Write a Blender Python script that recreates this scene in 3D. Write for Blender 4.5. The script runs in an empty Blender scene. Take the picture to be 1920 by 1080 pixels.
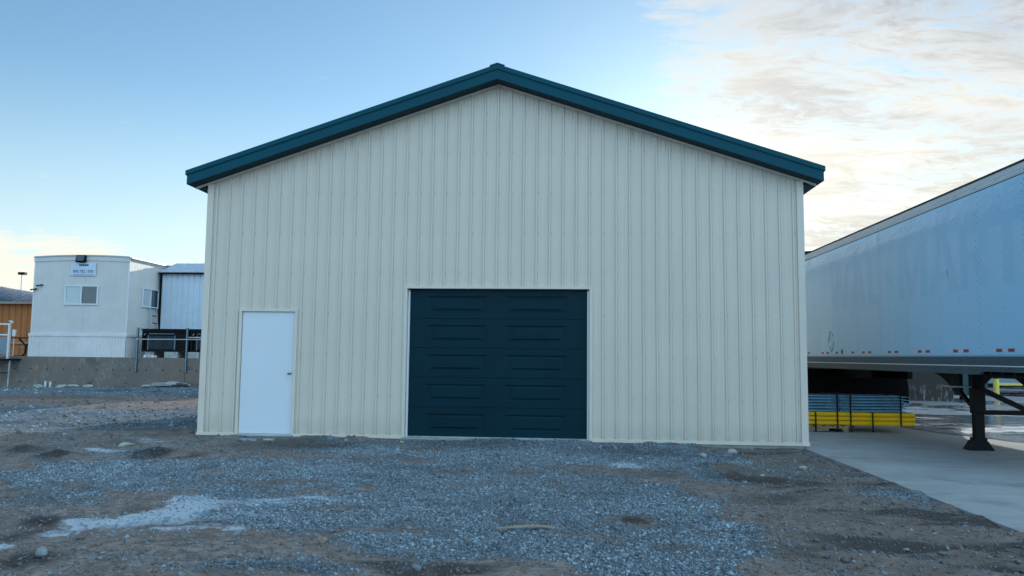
import bpy, bmesh, math, random
import numpy as np
from mathutils import Vector, Matrix
random.seed(7); RNG = np.random.default_rng(7)
SC = bpy.context.scene
COL = SC.collection
rad = math.radians

# ------------------------------------------------------------------ camera
F, YAW, PITCH, ROLL = 1455.83, -0.0727554, 0.0876215, 0.0108264
CAM = Vector((6.42423, -13.29675, 1.40342))
fwd = Vector((math.sin(YAW)*math.cos(PITCH), math.cos(YAW)*math.cos(PITCH), math.sin(PITCH)))
rt = Vector((math.cos(YAW), -math.sin(YAW), 0)); up = rt.cross(fwd)
c, s = math.cos(ROLL), math.sin(ROLL)
r2 = c*rt + s*up; u2 = -s*rt + c*up
cd = bpy.data.cameras.new("camera"); cam = bpy.data.objects.new("camera", cd); COL.objects.link(cam)
M3 = Matrix((r2, u2, -fwd)).transposed()
cam.matrix_world = Matrix.Translation(CAM) @ M3.to_4x4()
cd.sensor_width = 36; cd.lens = F/1920*36; cd.clip_start = 0.05; cd.clip_end = 20000
SC.camera = cam

# ------------------------------------------------------------------ world, sun, exposure
SUN_EL, SUN_AZ = rad(12), rad(11)
SC.view_settings.view_transform = 'Standard'; SC.view_settings.look = 'None'
SC.view_settings.exposure = 0.72; SC.view_settings.gamma = 1.0
world = bpy.data.worlds.new("World"); SC.world = world; world.use_nodes = True

class G:
    """small node-graph helper"""
    def __init__(s, tree): s.t = tree; s.n = tree.nodes; s.l = tree.links
    def node(s, typ, **kw):
        n = s.n.new(typ)
        for k, v in kw.items(): setattr(n, k, v)
        return n
    def put(s, sock, v):
        if isinstance(v, bpy.types.NodeSocket): s.l.new(v, sock)
        elif v is not None:
            if sock.type == 'RGBA' and not hasattr(v, '__len__'): v = (v, v, v, 1)
            if sock.type == 'RGBA' and len(v) == 3: v = (*v, 1)
            sock.default_value = v
    def math(s, op, a, b=None, c=None, clamp=False):
        n = s.node('ShaderNodeMath', operation=op, use_clamp=clamp)
        s.put(n.inputs[0], a)
        if b is not None: s.put(n.inputs[1], b)
        if c is not None: s.put(n.inputs[2], c)
        return n.outputs[0]
    def mix(s, f, a, b, blend='MIX'):
        n = s.node('ShaderNodeMix', data_type='RGBA', blend_type=blend)
        s.put(n.inputs[0], f); s.put(n.inputs[6], a); s.put(n.inputs[7], b)
        return n.outputs[2]
    def rng(s, v, a, b, c=0.0, d=1.0, smooth=True):
        n = s.node('ShaderNodeMapRange', interpolation_type='SMOOTHSTEP' if smooth else 'LINEAR')
        s.put(n.inputs[0], v); s.put(n.inputs[1], a); s.put(n.inputs[2], b); s.put(n.inputs[3], c); s.put(n.inputs[4], d)
        return n.outputs[0]
    def noise(s, vec, scale, detail=4, rough=0.55, dist=0.0, color=False):
        n = s.node('ShaderNodeTexNoise'); s.put(n.inputs['Vector'], vec)
        n.inputs['Scale'].default_value = scale; n.inputs['Detail'].default_value = detail
        n.inputs['Roughness'].default_value = rough; n.inputs['Distortion'].default_value = dist
        return n.outputs['Color' if color else 'Fac']
    def comb(s, x, y, z):
        n = s.node('ShaderNodeCombineXYZ'); s.put(n.inputs[0], x); s.put(n.inputs[1], y); s.put(n.inputs[2], z); return n.outputs[0]
    def sep(s, v):
        n = s.node('ShaderNodeSeparateXYZ'); s.put(n.inputs[0], v); return n.outputs
    def scale(s, v, sx, sy, sz):
        n = s.node('ShaderNodeVectorMath', operation='MULTIPLY'); s.put(n.inputs[0], v); n.inputs[1].default_value = (sx, sy, sz); return n.outputs[0]
    def add(s, a, b):
        n = s.node('ShaderNodeVectorMath', operation='ADD'); s.put(n.inputs[0], a); s.put(n.inputs[1], b); return n.outputs[0]
    def pos(s): return s.node('ShaderNodeNewGeometry').outputs['Position']

world.node_tree.nodes.clear()
g = G(world.node_tree)
sky = g.node('ShaderNodeTexSky', sky_type='NISHITA'); sky.sun_disc = False
sky.sun_elevation = SUN_EL; sky.sun_rotation = SUN_AZ
sky.air_density = 1.0; sky.dust_density = 0.22; sky.ozone_density = 1.0; sky.altitude = 200
d = g.node('ShaderNodeTexCoord').outputs['Generated']
dx, dy, dz = g.sep(d)
zz = g.math('ADD', g.math('MAXIMUM', dz, 0.0), 0.16)
pl = g.comb(g.math('DIVIDE', dx, zz), g.math('DIVIDE', dy, zz), 0)     # the flat cloud deck seen from below
plr = g.node('ShaderNodeMapping'); g.put(plr.inputs[0], pl); plr.inputs['Rotation'].default_value = (0, 0, rad(-28)); plr.inputs['Scale'].default_value = (1.0, 1.9, 1)
plv = plr.outputs[0]
warp = g.add(plv, g.scale(g.noise(plv, 1.6, 3, color=True), .5, .5, 0))
n1 = g.noise(warp, 3.0, 10, 0.66, 0.2)
n2 = g.noise(plv, 0.9, 3, 0.5)
n3 = g.noise(warp, 11.0, 8, 0.7, 0.3)
az = g.math('ARCTAN2', dx, dy)                                         # 0 = +Y, grows to the right
front = g.rng(dy, 0.1, 0.5)
edge = g.math('ADD', az, g.math('MULTIPLY', g.math('SUBTRACT', n2, 0.5), 0.25))
m_right = g.rng(edge, -0.05, 0.26)
# unseen bright cloud added behind and left of the camera to light wall and trailer
m_back = g.math('MAXIMUM', g.rng(dy, -0.15, -0.65), g.math('MULTIPLY', g.rng(dx, -0.62, -0.85), 0.95))
m_low = g.math('MULTIPLY', g.math('MULTIPLY', g.rng(az, -0.46, -0.58), g.rng(dz, 0.165, 0.11)), 1.0)
region = g.math('MAXIMUM', g.math('MAXIMUM', m_right, g.math('MULTIPLY', m_back, 0.78)), m_low)
dens = g.math('ADD', g.math('ADD', g.math('MULTIPLY', region, 0.84), g.math('MULTIPLY', g.math('SUBTRACT', n1, 0.5), 1.15)), g.math('MULTIPLY', g.math('SUBTRACT', n3, 0.5), 0.95))
cl = g.rng(dens, 0.44, 1.0)
cl = g.math('MULTIPLY', cl, g.rng(region, 0.0, 0.12))
wisp = g.math('MULTIPLY', g.rng(g.math('ADD', n1, g.math('MULTIPLY', n3, 0.35)), 0.80, 1.02), 0.5)
cl = g.math('MAXIMUM', cl, wisp)
glow = g.rng(dz, 0.5, 0.08)
mott = g.math('ADD', g.math('MULTIPLY', n1, 0.5), g.math('MULTIPLY', n3, 0.6))
CW = (6.5, 6.2, 5.6); CGREY = (2.75, 3.05, 3.5)
shade = g.rng(g.math('ADD', g.math('MULTIPLY', n2, 0.8), g.math('MULTIPLY', mott, 0.75)), 0.62, 0.98)
shade = g.math('MULTIPLY', shade, g.rng(az, 0.08, 0.42, 0.25, 1.15))
ccol = g.mix(shade, CW, CGREY)
ccol = g.mix(g.math('MULTIPLY', glow, 0.55), ccol, (6.9, 6.35, 5.15))
bcol = (6.5, 10.3, 13.4)                                                # bluish fill tone of the cloud added behind the camera
ccol = g.mix(front, bcol, ccol)
skyc = g.mix(1.0, sky.outputs[0], (0.76, 0.98, 1.09), 'MULTIPLY')
veil = g.math('MULTIPLY', g.math('MULTIPLY', g.rng(dz, 0.34, 0.04), front), g.rng(az, -0.75, -0.1, 0.45, 0.7))
skyc = g.mix(veil, skyc, (6.1, 6.25, 5.9))
col = g.mix(g.math('MULTIPLY', cl, 0.95), skyc, ccol)
bg = g.node('ShaderNodeBackground'); g.put(bg.inputs[0], col); bg.inputs[1].default_value = 0.10
wo = g.node('ShaderNodeOutputWorld'); g.l.new(bg.outputs[0], wo.inputs[0])

sl = bpy.data.lights.new("sun", 'SUN'); sl.energy = 2.6; sl.angle = rad(0.5); sl.color = (1.0, 0.91, 0.79)
sun = bpy.data.objects.new("sun", sl); COL.objects.link(sun)
sdir = Vector((math.sin(SUN_AZ)*math.cos(SUN_EL), math.cos(SUN_AZ)*math.cos(SUN_EL), math.sin(SUN_EL)))
sun.rotation_euler = sdir.to_track_quat('Z', 'Y').to_euler(); sun.location = (5, 5, 30)

# ------------------------------------------------------------------ materials
def mat(name, col, rough=0.6, metal=0.0, spec=0.5, var=0.0, vscale=3.0, bump=0.0, bscale=60, coat=0.0, stretch=(1, 1, 1), build=None):
    m = bpy.data.materials.new(name); m.use_nodes = True
    t = m.node_tree; t.nodes.clear(); g = G(t)
    b = g.node('ShaderNodeBsdfPrincipled'); o = g.node('ShaderNodeOutputMaterial'); g.l.new(b.outputs[0], o.inputs[0])
    b.inputs['Roughness'].default_value = rough; b.inputs['Metallic'].default_value = metal
    b.inputs['Specular IOR Level'].default_value = spec
    if coat: b.inputs['Coat Weight'].default_value = coat; b.inputs['Coat Roughness'].default_value = 0.08
    P = g.scale(g.pos(), *stretch)
    cs = col
    if var:
        n = g.noise(P, vscale, 6, 0.6)
        cs = g.mix(g.rng(n, 0.3, 0.7), [x*(1-var) for x in col[:3]], [min(1, x*(1+var)) for x in col[:3]])
        g.put(b.inputs['Roughness'], g.rng(n, 0.25, 0.75, max(0.02, rough-0.08), min(1, rough+0.08)))
    if build: cs = build(g, b, cs) or cs
    g.put(b.inputs['Base Color'], cs)
    if bump:
        bn = g.node('ShaderNodeBump'); bn.inputs['Strength'].default_value = bump; bn.inputs['Distance'].default_value = 0.01
        g.put(bn.inputs['Height'], g.noise(P, bscale, 5, 0.6)); g.l.new(bn.outputs[0], b.inputs['Normal'])
    return m

WB, HC, SL = 10.363, 4.4435, 0.33466       # building width, wall corner height, roof slope
XC = WB/2
def b_wall(g, b, cs):
    x, y, z = g.sep(g.pos())
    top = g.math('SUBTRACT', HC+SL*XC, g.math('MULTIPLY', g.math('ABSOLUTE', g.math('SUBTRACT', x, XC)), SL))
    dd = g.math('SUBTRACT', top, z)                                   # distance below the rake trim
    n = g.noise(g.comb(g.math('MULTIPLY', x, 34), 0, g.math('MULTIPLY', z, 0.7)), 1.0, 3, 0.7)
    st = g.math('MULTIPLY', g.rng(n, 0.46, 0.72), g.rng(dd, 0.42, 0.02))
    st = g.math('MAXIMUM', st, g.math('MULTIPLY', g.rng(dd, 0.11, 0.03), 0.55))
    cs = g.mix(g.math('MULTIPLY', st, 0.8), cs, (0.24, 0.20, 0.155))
    big = g.noise(g.comb(g.math('MULTIPLY', x, 1.1), y, g.math('MULTIPLY', z, 0.35)), 1.0, 4, 0.6)
    cs = g.mix(g.rng(big, 0.35, 0.7, 0, 0.10), cs, (0.60, 0.57, 0.50))
    # rib shadow painted in along the right foot of every rib, and a slight tone shift from sheet to sheet
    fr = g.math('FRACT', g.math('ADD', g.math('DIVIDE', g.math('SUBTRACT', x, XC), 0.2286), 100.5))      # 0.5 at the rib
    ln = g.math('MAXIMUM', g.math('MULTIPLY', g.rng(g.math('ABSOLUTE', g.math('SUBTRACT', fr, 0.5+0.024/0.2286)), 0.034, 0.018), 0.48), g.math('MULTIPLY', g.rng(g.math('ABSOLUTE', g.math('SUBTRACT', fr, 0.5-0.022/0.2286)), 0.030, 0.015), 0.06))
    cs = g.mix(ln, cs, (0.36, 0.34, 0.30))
    shn = g.node('ShaderNodeTexWhiteNoise', noise_dimensions='1D'); g.put(shn.inputs['W'], g.math('FLOOR', g.math('DIVIDE', g.math('SUBTRACT', x, XC), 0.9144)))
    cs = g.mix(g.math('MULTIPLY', shn.outputs['Value'], 0.07), cs, (0.52, 0.50, 0.45))
    # splashed dust along the foot
    sp = g.math('MULTIPLY', g.rng(g.math('ADD', z, g.math('MULTIPLY', g.noise(g.pos(), 5, 5), 0.4)), 0.62, 0.18), 0.35)
    cs = g.mix(sp, cs, (0.40, 0.36, 0.30))
    return cs
M = {}
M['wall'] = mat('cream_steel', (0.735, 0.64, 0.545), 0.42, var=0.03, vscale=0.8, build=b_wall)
M['trim'] = mat('cream_trim', (0.755, 0.66, 0.565), 0.4, var=0.04, vscale=2)
M['screw'] = mat('cream_screw', (0.36, 0.35, 0.31), 0.4, metal=0.3)
M['teal'] = mat('teal_steel', (0.0008, 0.074, 0.108), 0.45, spec=0.15, var=0.08, vscale=1.2)
M['soffit'] = mat('teal_soffit', (0.004, 0.045, 0.062), 0.6, spec=0.2, var=0.1)
M['garage'] = mat('dark_teal_door', (0.0009, 0.026, 0.041), 0.45, spec=0.13, var=0.10, vscale=1.5)
M['white_door'] = mat('white_paint', (0.74, 0.78, 0.84), 0.4, var=0.02, vscale=1)
M['white'] = mat('white_vinyl', (0.76, 0.79, 0.83), 0.4)
M['steel'] = mat('brushed_steel', (0.5, 0.5, 0.5), 0.25, metal=1)
M['galv'] = mat('galvanised', (0.42, 0.45, 0.48), 0.45, metal=0.7, var=0.2, vscale=8)
M['alu'] = mat('aluminium', (0.62, 0.63, 0.65), 0.35, metal=0.6, var=0.1)
M['hole'] = mat('dark_hole', (0.01, 0.01, 0.012), 0.9)
M['black'] = mat('black_steel', (0.0035, 0.004, 0.005), 0.55, spec=0.2, var=0.3, vscale=5)
M['greyp'] = mat('grey_panel', (0.22, 0.27, 0.33), 0.5, var=0.1)
M['rubber'] = mat('tyre_rubber', (0.005, 0.005, 0.006), 0.9, spec=0.1, var=0.3, vscale=10)
def b_conc(g, b, cs):
    x, y, z = g.sep(g.pos())
    n = g.noise(g.pos(), 0.9, 8, 0.65); n2 = g.noise(g.comb(g.math('MULTIPLY', x, 3), g.math('MULTIPLY', y, 3), g.math('MULTIPLY', z, 2.0)), 1.3, 7, 0.7, 0.8)
    cs = g.mix(g.rng(n, 0.35, 0.68), cs, (0.20, 0.165, 0.15))
    cs = g.mix(g.rng(n2, 0.52, 0.70, 0, 0.6), cs, (0.38, 0.34, 0.32))
    cs = g.mix(g.rng(g.noise(g.pos(), 2.1, 6), 0.56, 0.72, 0, 0.6), cs, (0.09, 0.085, 0.085))
    return cs
M['concrete'] = mat('old_concrete', (0.235, 0.18, 0.145), 0.85, bump=0.4, bscale=25, build=b_conc)
def b_conc2(g, b, cs):
    x, y, z = g.sep(g.pos())
    n2 = g.noise(g.comb(g.math('MULTIPLY', x, 2.5), g.math('MULTIPLY', y, 2.5), g.math('MULTIPLY', z, 0.8)), 1.8, 7, 0.7, 0.4)
    cs = g.mix(g.math('MULTIPLY', g.rng(n2, 0.50, 0.64), g.rng(z, 0.62, 0.30)), cs, (0.30, 0.29, 0.28))
    return g.mix(g.rng(g.noise(g.pos(), 1.5, 6), 0.45, 0.7, 0, 0.7), cs, (0.025, 0.02, 0.017))
M['concrete2'] = mat('stained_concrete', (0.045, 0.038, 0.031), 0.85, bump=0.3, bscale=20, build=b_conc2)
M['block'] = mat('concrete_block', (0.42, 0.44, 0.44), 0.85, var=0.2, vscale=6, bump=0.3)
M['foundation'] = mat('foundation_concrete', (0.36, 0.36, 0.34), 0.85, var=0.2, vscale=4, bump=0.3)
def b_slab(g, b, cs):
    P = g.pos(); x, y, z = g.sep(P)
    n = g.noise(P, 0.55, 8, 0.65); n2 = g.noise(g.scale(P, 0.5, 2.2, 1), 1.6, 7, 0.62, 0.6)
    cs = g.mix(g.rng(n, 0.35, 0.7), cs, (0.27, 0.28, 0.285))
    cs = g.mix(g.rng(n2, 0.5, 0.72, 0, 0.55), cs, (0.47, 0.49, 0.51))
    cs = g.mix(g.rng(g.noise(g.add(P, (7, 3, 0)), 1.1, 6, 0.6, 0.4), 0.55, 0.68, 0, 0.65), cs, (0.19, 0.19, 0.19))
    fine = g.noise(P, 90, 3, 0.7)
    cs = g.mix(g.rng(fine, 0.35, 0.7, 0, 0.25), cs, (0.22, 0.22, 0.22))
    g.put(b.inputs['Roughness'], g.rng(n, 0.3, 0.7, 0.62, 0.85))
    return cs
M['slab'] = mat('slab_concrete', (0.36, 0.375, 0.385), 0.75, bump=0.15, bscale=40, build=b_slab)
def b_wet(g, b, cs):
    P = g.pos()
    n = g.noise(g.add(P, (3, 1, 0)), 0.33, 7, 0.62, 0.5); n2 = g.noise(P, 14, 5, 0.7)
    v = g.math('ADD', n, g.math('MULTIPLY', g.math('SUBTRACT', n2, 0.5), 0.10))
    wet = g.rng(v, 0.46, 0.53)
    g.put(b.inputs['Roughness'], g.rng(wet, 0, 1, 0.62, 0.10, smooth=False))
    sky_glint = g.math('MULTIPLY', g.rng(g.math('ADD', g.noise(g.scale(P, 1, 2.4, 1), 0.8, 9, 0.75, 0.3), g.math('MULTIPLY', g.rng(g.sep(P)[1], 8.0, 2.0), 0.14)), 0.55, 0.60), 0.8)  # pale sky reflections painted into the asphalt colour, denser at the near edge
    bn = g.node('ShaderNodeBump'); bn.inputs['Strength'].default_value = 0.5; bn.inputs['Distance'].default_value = 0.012
    g.put(bn.inputs['Height'], g.math('MULTIPLY', n2, g.rng(wet, 0, 1, 1, 0.25, smooth=False))); g.l.new(bn.outputs[0], b.inputs['Normal'])
    cs = g.mix(wet, (0.20, 0.20, 0.215), (0.09, 0.09, 0.10))
    cs = g.mix(sky_glint, cs, (0.62, 0.63, 0.66))
    return cs
M['wet'] = mat('wet_asphalt', (0.1, 0.1, 0.11), 0.5, build=b_wet)
def b_ground(g, b, cs):
    P = g.pos()
    at = g.node('ShaderNodeAttribute', attribute_name='zone'); r, gg, bb = g.sep(at.outputs['Vector'])
    fine = g.noise(P, 55, 4, 0.75); mid = g.noise(P, 9, 6, 0.65); big = g.noise(P, 1.2, 6, 0.6, 0.3)
    vor = g.node('ShaderNodeTexVoronoi'); g.put(vor.inputs['Vector'], P); vor.inputs['Scale'].default_value = 42
    vr = g.sep(vor.outputs['Color'])[0]
    grav = g.mix(vr, (0.075, 0.11, 0.135), (0.28, 0.36, 0.42))
    grav = g.mix(g.rng(fine, 0.3, 0.6, 0.45, 0), grav, (0.035, 0.04, 0.045))
    dirt = g.mix(g.rng(g.math('ADD', g.math('MULTIPLY', mid, 0.55), g.math('MULTIPLY', g.noise(g.scale(P, 1.2, 4.0, 1), 5.5, 6, 0.7, 0.5), 0.45)), 0.38, 0.62), (0.135, 0.100, 0.083), (0.37, 0.295, 0.255))
    dirt = g.mix(g.rng(big, 0.42, 0.68, 0, 0.55), dirt, (0.19, 0.135, 0.105))
    sx_ = g.sep(P)[0]; dirt = g.mix(g.rng(sx_, 7.2, 8.6, 0, 0.45), dirt, (0.115, 0.086, 0.068))
    dirt = g.mix(g.rng(fine, 0.35, 0.7, 0, 0.4), dirt, (0.30, 0.27, 0.265))
    gm = g.rng(g.math('ADD', r, g.math('MULTIPLY', g.math('SUBTRACT', mid, 0.5), 0.55)), 0.38, 0.62)
    grav = g.mix(g.rng(g.noise(P, 0.9, 5, 0.6, 0.3), 0.38, 0.66, 0.0, 0.45), grav, (0.08, 0.085, 0.095))
    c0 = g.mix(gm, dirt, grav)
    lt = g.rng(g.math('ADD', gg, g.math('MULTIPLY', g.math('SUBTRACT', mid, 0.5), 1.1)), 0.45, 0.75)
    c0 = g.mix(g.math('MULTIPLY', lt, 0.85), c0, (0.56, 0.61, 0.68))
    c0 = g.mix(g.math('MULTIPLY', g.rng(g.math('ADD', bb, g.math('MULTIPLY', g.math('SUBTRACT', g.math('ADD', g.math('MULTIPLY', mid, 0.6), g.math('MULTIPLY', g.noise(P, 3.2, 6, 0.7, 0.4), 0.4)), 0.5), 1.6)), 0.15, 0.95), 0.86), c0, (0.022, 0.019, 0.019))
    g.put(b.inputs['Roughness'], g.rng(bb, 0, 1, 0.92, 0.6))
    bn = g.node('ShaderNodeBump'); bn.inputs['Strength'].default_value = 0.9; bn.inputs['Distance'].default_value = 0.012
    g.put(bn.inputs['Height'], g.math('ADD', g.math('MULTIPLY', fine, 1.0), g.math('MULTIPLY', mid, 0.8))); g.l.new(bn.outputs[0], b.inputs['Normal'])
    return c0
M['ground'] = mat('gravel_and_dirt', (0.2, 0.2, 0.2), 0.9, spec=0.25, build=b_ground)
def b_stone(g, b, cs):
    at = g.node('ShaderNodeAttribute', attribute_name='tone'); r, gg, bb = g.sep(at.outputs['Vector'])
    c0 = g.mix(r, (0.05, 0.072, 0.09), (0.50, 0.61, 0.69))
    c0 = g.mix(gg, c0, (0.21, 0.165, 0.135))
    return g.mix(g.rng(g.noise(g.pos(), 120, 3), 0.3, 0.7, 0, 0.3), c0, (0.12, 0.12, 0.12))
M['stones'] = mat('crushed_stone', (0.3, 0.3, 0.3), 0.85, spec=0.3, build=b_stone)
M['rock'] = mat('pale_rock', (0.40, 0.39, 0.36), 0.85, var=0.25, vscale=14, bump=0.5, bscale=50)
M['rock_brown'] = mat('brown_rock', (0.26, 0.20, 0.16), 0.9, var=0.3, vscale=14, bump=0.5, bscale=50)
M['rock_grey'] = mat('grey_rock', (0.24, 0.26, 0.28), 0.9, var=0.3, vscale=14, bump=0.5, bscale=50)
M['splinter'] = mat('weathered_wood', (0.36, 0.28, 0.20), 0.8, var=0.25, vscale=10, stretch=(1, 8, 8))
M['wood'] = mat('pallet_wood', (0.36, 0.25, 0.17), 0.8, var=0.3, vscale=6, stretch=(1, 6, 6))
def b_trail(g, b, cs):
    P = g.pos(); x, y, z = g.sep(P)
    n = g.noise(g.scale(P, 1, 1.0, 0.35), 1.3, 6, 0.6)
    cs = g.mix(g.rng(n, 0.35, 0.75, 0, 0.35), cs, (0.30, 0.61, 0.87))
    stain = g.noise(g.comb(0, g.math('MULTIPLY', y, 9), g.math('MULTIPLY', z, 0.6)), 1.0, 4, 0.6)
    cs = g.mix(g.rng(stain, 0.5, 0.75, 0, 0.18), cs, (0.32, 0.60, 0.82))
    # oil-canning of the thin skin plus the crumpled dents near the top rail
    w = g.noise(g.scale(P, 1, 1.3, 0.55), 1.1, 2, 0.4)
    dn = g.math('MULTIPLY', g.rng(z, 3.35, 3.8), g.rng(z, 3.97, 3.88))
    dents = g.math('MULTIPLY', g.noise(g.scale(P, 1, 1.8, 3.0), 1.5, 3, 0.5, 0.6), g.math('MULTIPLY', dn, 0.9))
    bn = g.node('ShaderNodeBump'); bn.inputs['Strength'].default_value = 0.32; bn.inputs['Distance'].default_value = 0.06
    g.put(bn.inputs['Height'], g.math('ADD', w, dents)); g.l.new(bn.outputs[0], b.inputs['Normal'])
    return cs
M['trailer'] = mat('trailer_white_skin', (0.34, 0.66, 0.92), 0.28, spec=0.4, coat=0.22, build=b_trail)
M['ghost'] = mat('faded_letter_paint', (0.305, 0.61, 0.865), 0.33, spec=0.4, coat=0.15)
M['decal'] = mat('dark_decal', (0.03, 0.06, 0.09), 0.5)
M['toprail'] = mat('mill_aluminium', (0.66, 0.68, 0.70), 0.45, metal=0.0, var=0.12, vscale=2, stretch=(1, .4, 2))
M['botrail'] = mat('grey_rail', (0.045, 0.09, 0.115), 0.5, metal=0.0, spec=0.3, var=0.2, vscale=3)
M['tape_red'] = mat('red_reflector', (0.30, 0.006, 0.016), 0.4, coat=0.3)
M['tape_white'] = mat('white_reflector', (0.52, 0.64, 0.76), 0.3)
M['rivet'] = mat('rivet', (0.20, 0.25, 0.30), 0.4, metal=0.5)
M['yellow'] = mat('yellow_beam_paint', (0.95, 0.54, 0.006), 0.45, spec=0.2, var=0.08, vscale=3)
M['yellow_safety'] = mat('safety_yellow', (0.75, 0.58, 0.10), 0.45, var=0.08, vscale=5)
M['blue_wire'] = mat('blue_galvanised_wire', (0.16, 0.42, 0.62), 0.4, metal=0.1, var=0.2, vscale=6)
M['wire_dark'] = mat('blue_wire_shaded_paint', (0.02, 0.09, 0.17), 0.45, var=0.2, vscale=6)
M['blue_post'] = mat('blue_paint', (0.02, 0.16, 0.30), 0.45, var=0.1)
M['strap'] = mat('black_strap', (0.004, 0.004, 0.005), 0.6, spec=0.2)
M['office'] = mat('office_siding', (0.70, 0.665, 0.635), 0.5, var=0.05, vscale=1.5)
M['skirt'] = mat('skirt_siding', (0.78, 0.745, 0.75), 0.45, var=0.06, vscale=2)
M['shed'] = mat('pale_blue_steel', (0.66, 0.74, 0.84), 0.4, var=0.04)
M['shedroof'] = mat('galvalume_roof', (0.50, 0.56, 0.63), 0.5, metal=0.1, var=0.05)
M['glass_dark'] = mat('dark_glass', (0.06, 0.08, 0.10), 0.08, coat=0.5)
M['glass_blind'] = mat('glass_over_blind', (0.50, 0.55, 0.58), 0.15, coat=0.5, var=0.06, vscale=5, stretch=(1, 1, 9))
M['tint'] = mat('dirty_tinted_panel', (0.008, 0.025, 0.04), 0.3, spec=0.25, var=0.5, vscale=4)
M['sign'] = mat('sign_white', (0.62, 0.70, 0.84), 0.4)
M['sign_green'] = mat('sign_green', (0.0, 0.13, 0.12), 0.4)
M['sign_ink'] = mat('sign_ink', (0.015, 0.04, 0.10), 0.5)
M['orange'] = mat('orange_siding', (0.43, 0.145, 0.035), 0.6, var=0.15, vscale=3, stretch=(3, 1, .4))
M['blueroof'] = mat('slate_blue_roof', (0.10, 0.15, 0.23), 0.35, metal=0.4, var=0.1)
M['sandy'] = mat('sandy_fill', (0.30, 0.23, 0.16), 0.95, var=0.25, vscale=3)
M['teal_bin'] = mat('teal_bin_paint', (0.015, 0.06, 0.065), 0.5, var=0.2)
M['carpaint'] = mat('blue_grey_carpaint', (0.17, 0.25, 0.30), 0.3, coat=0.6)
M['dock'] = mat('dark_cladding', (0.008, 0.008, 0.010), 0.8, spec=0.1, var=0.2)
M['lampglass'] = mat('clear_lens', (0.4, 0.42, 0.45), 0.1)
M['white_bag'] = mat('white_bag', (0.75, 0.75, 0.73), 0.6)

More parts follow.
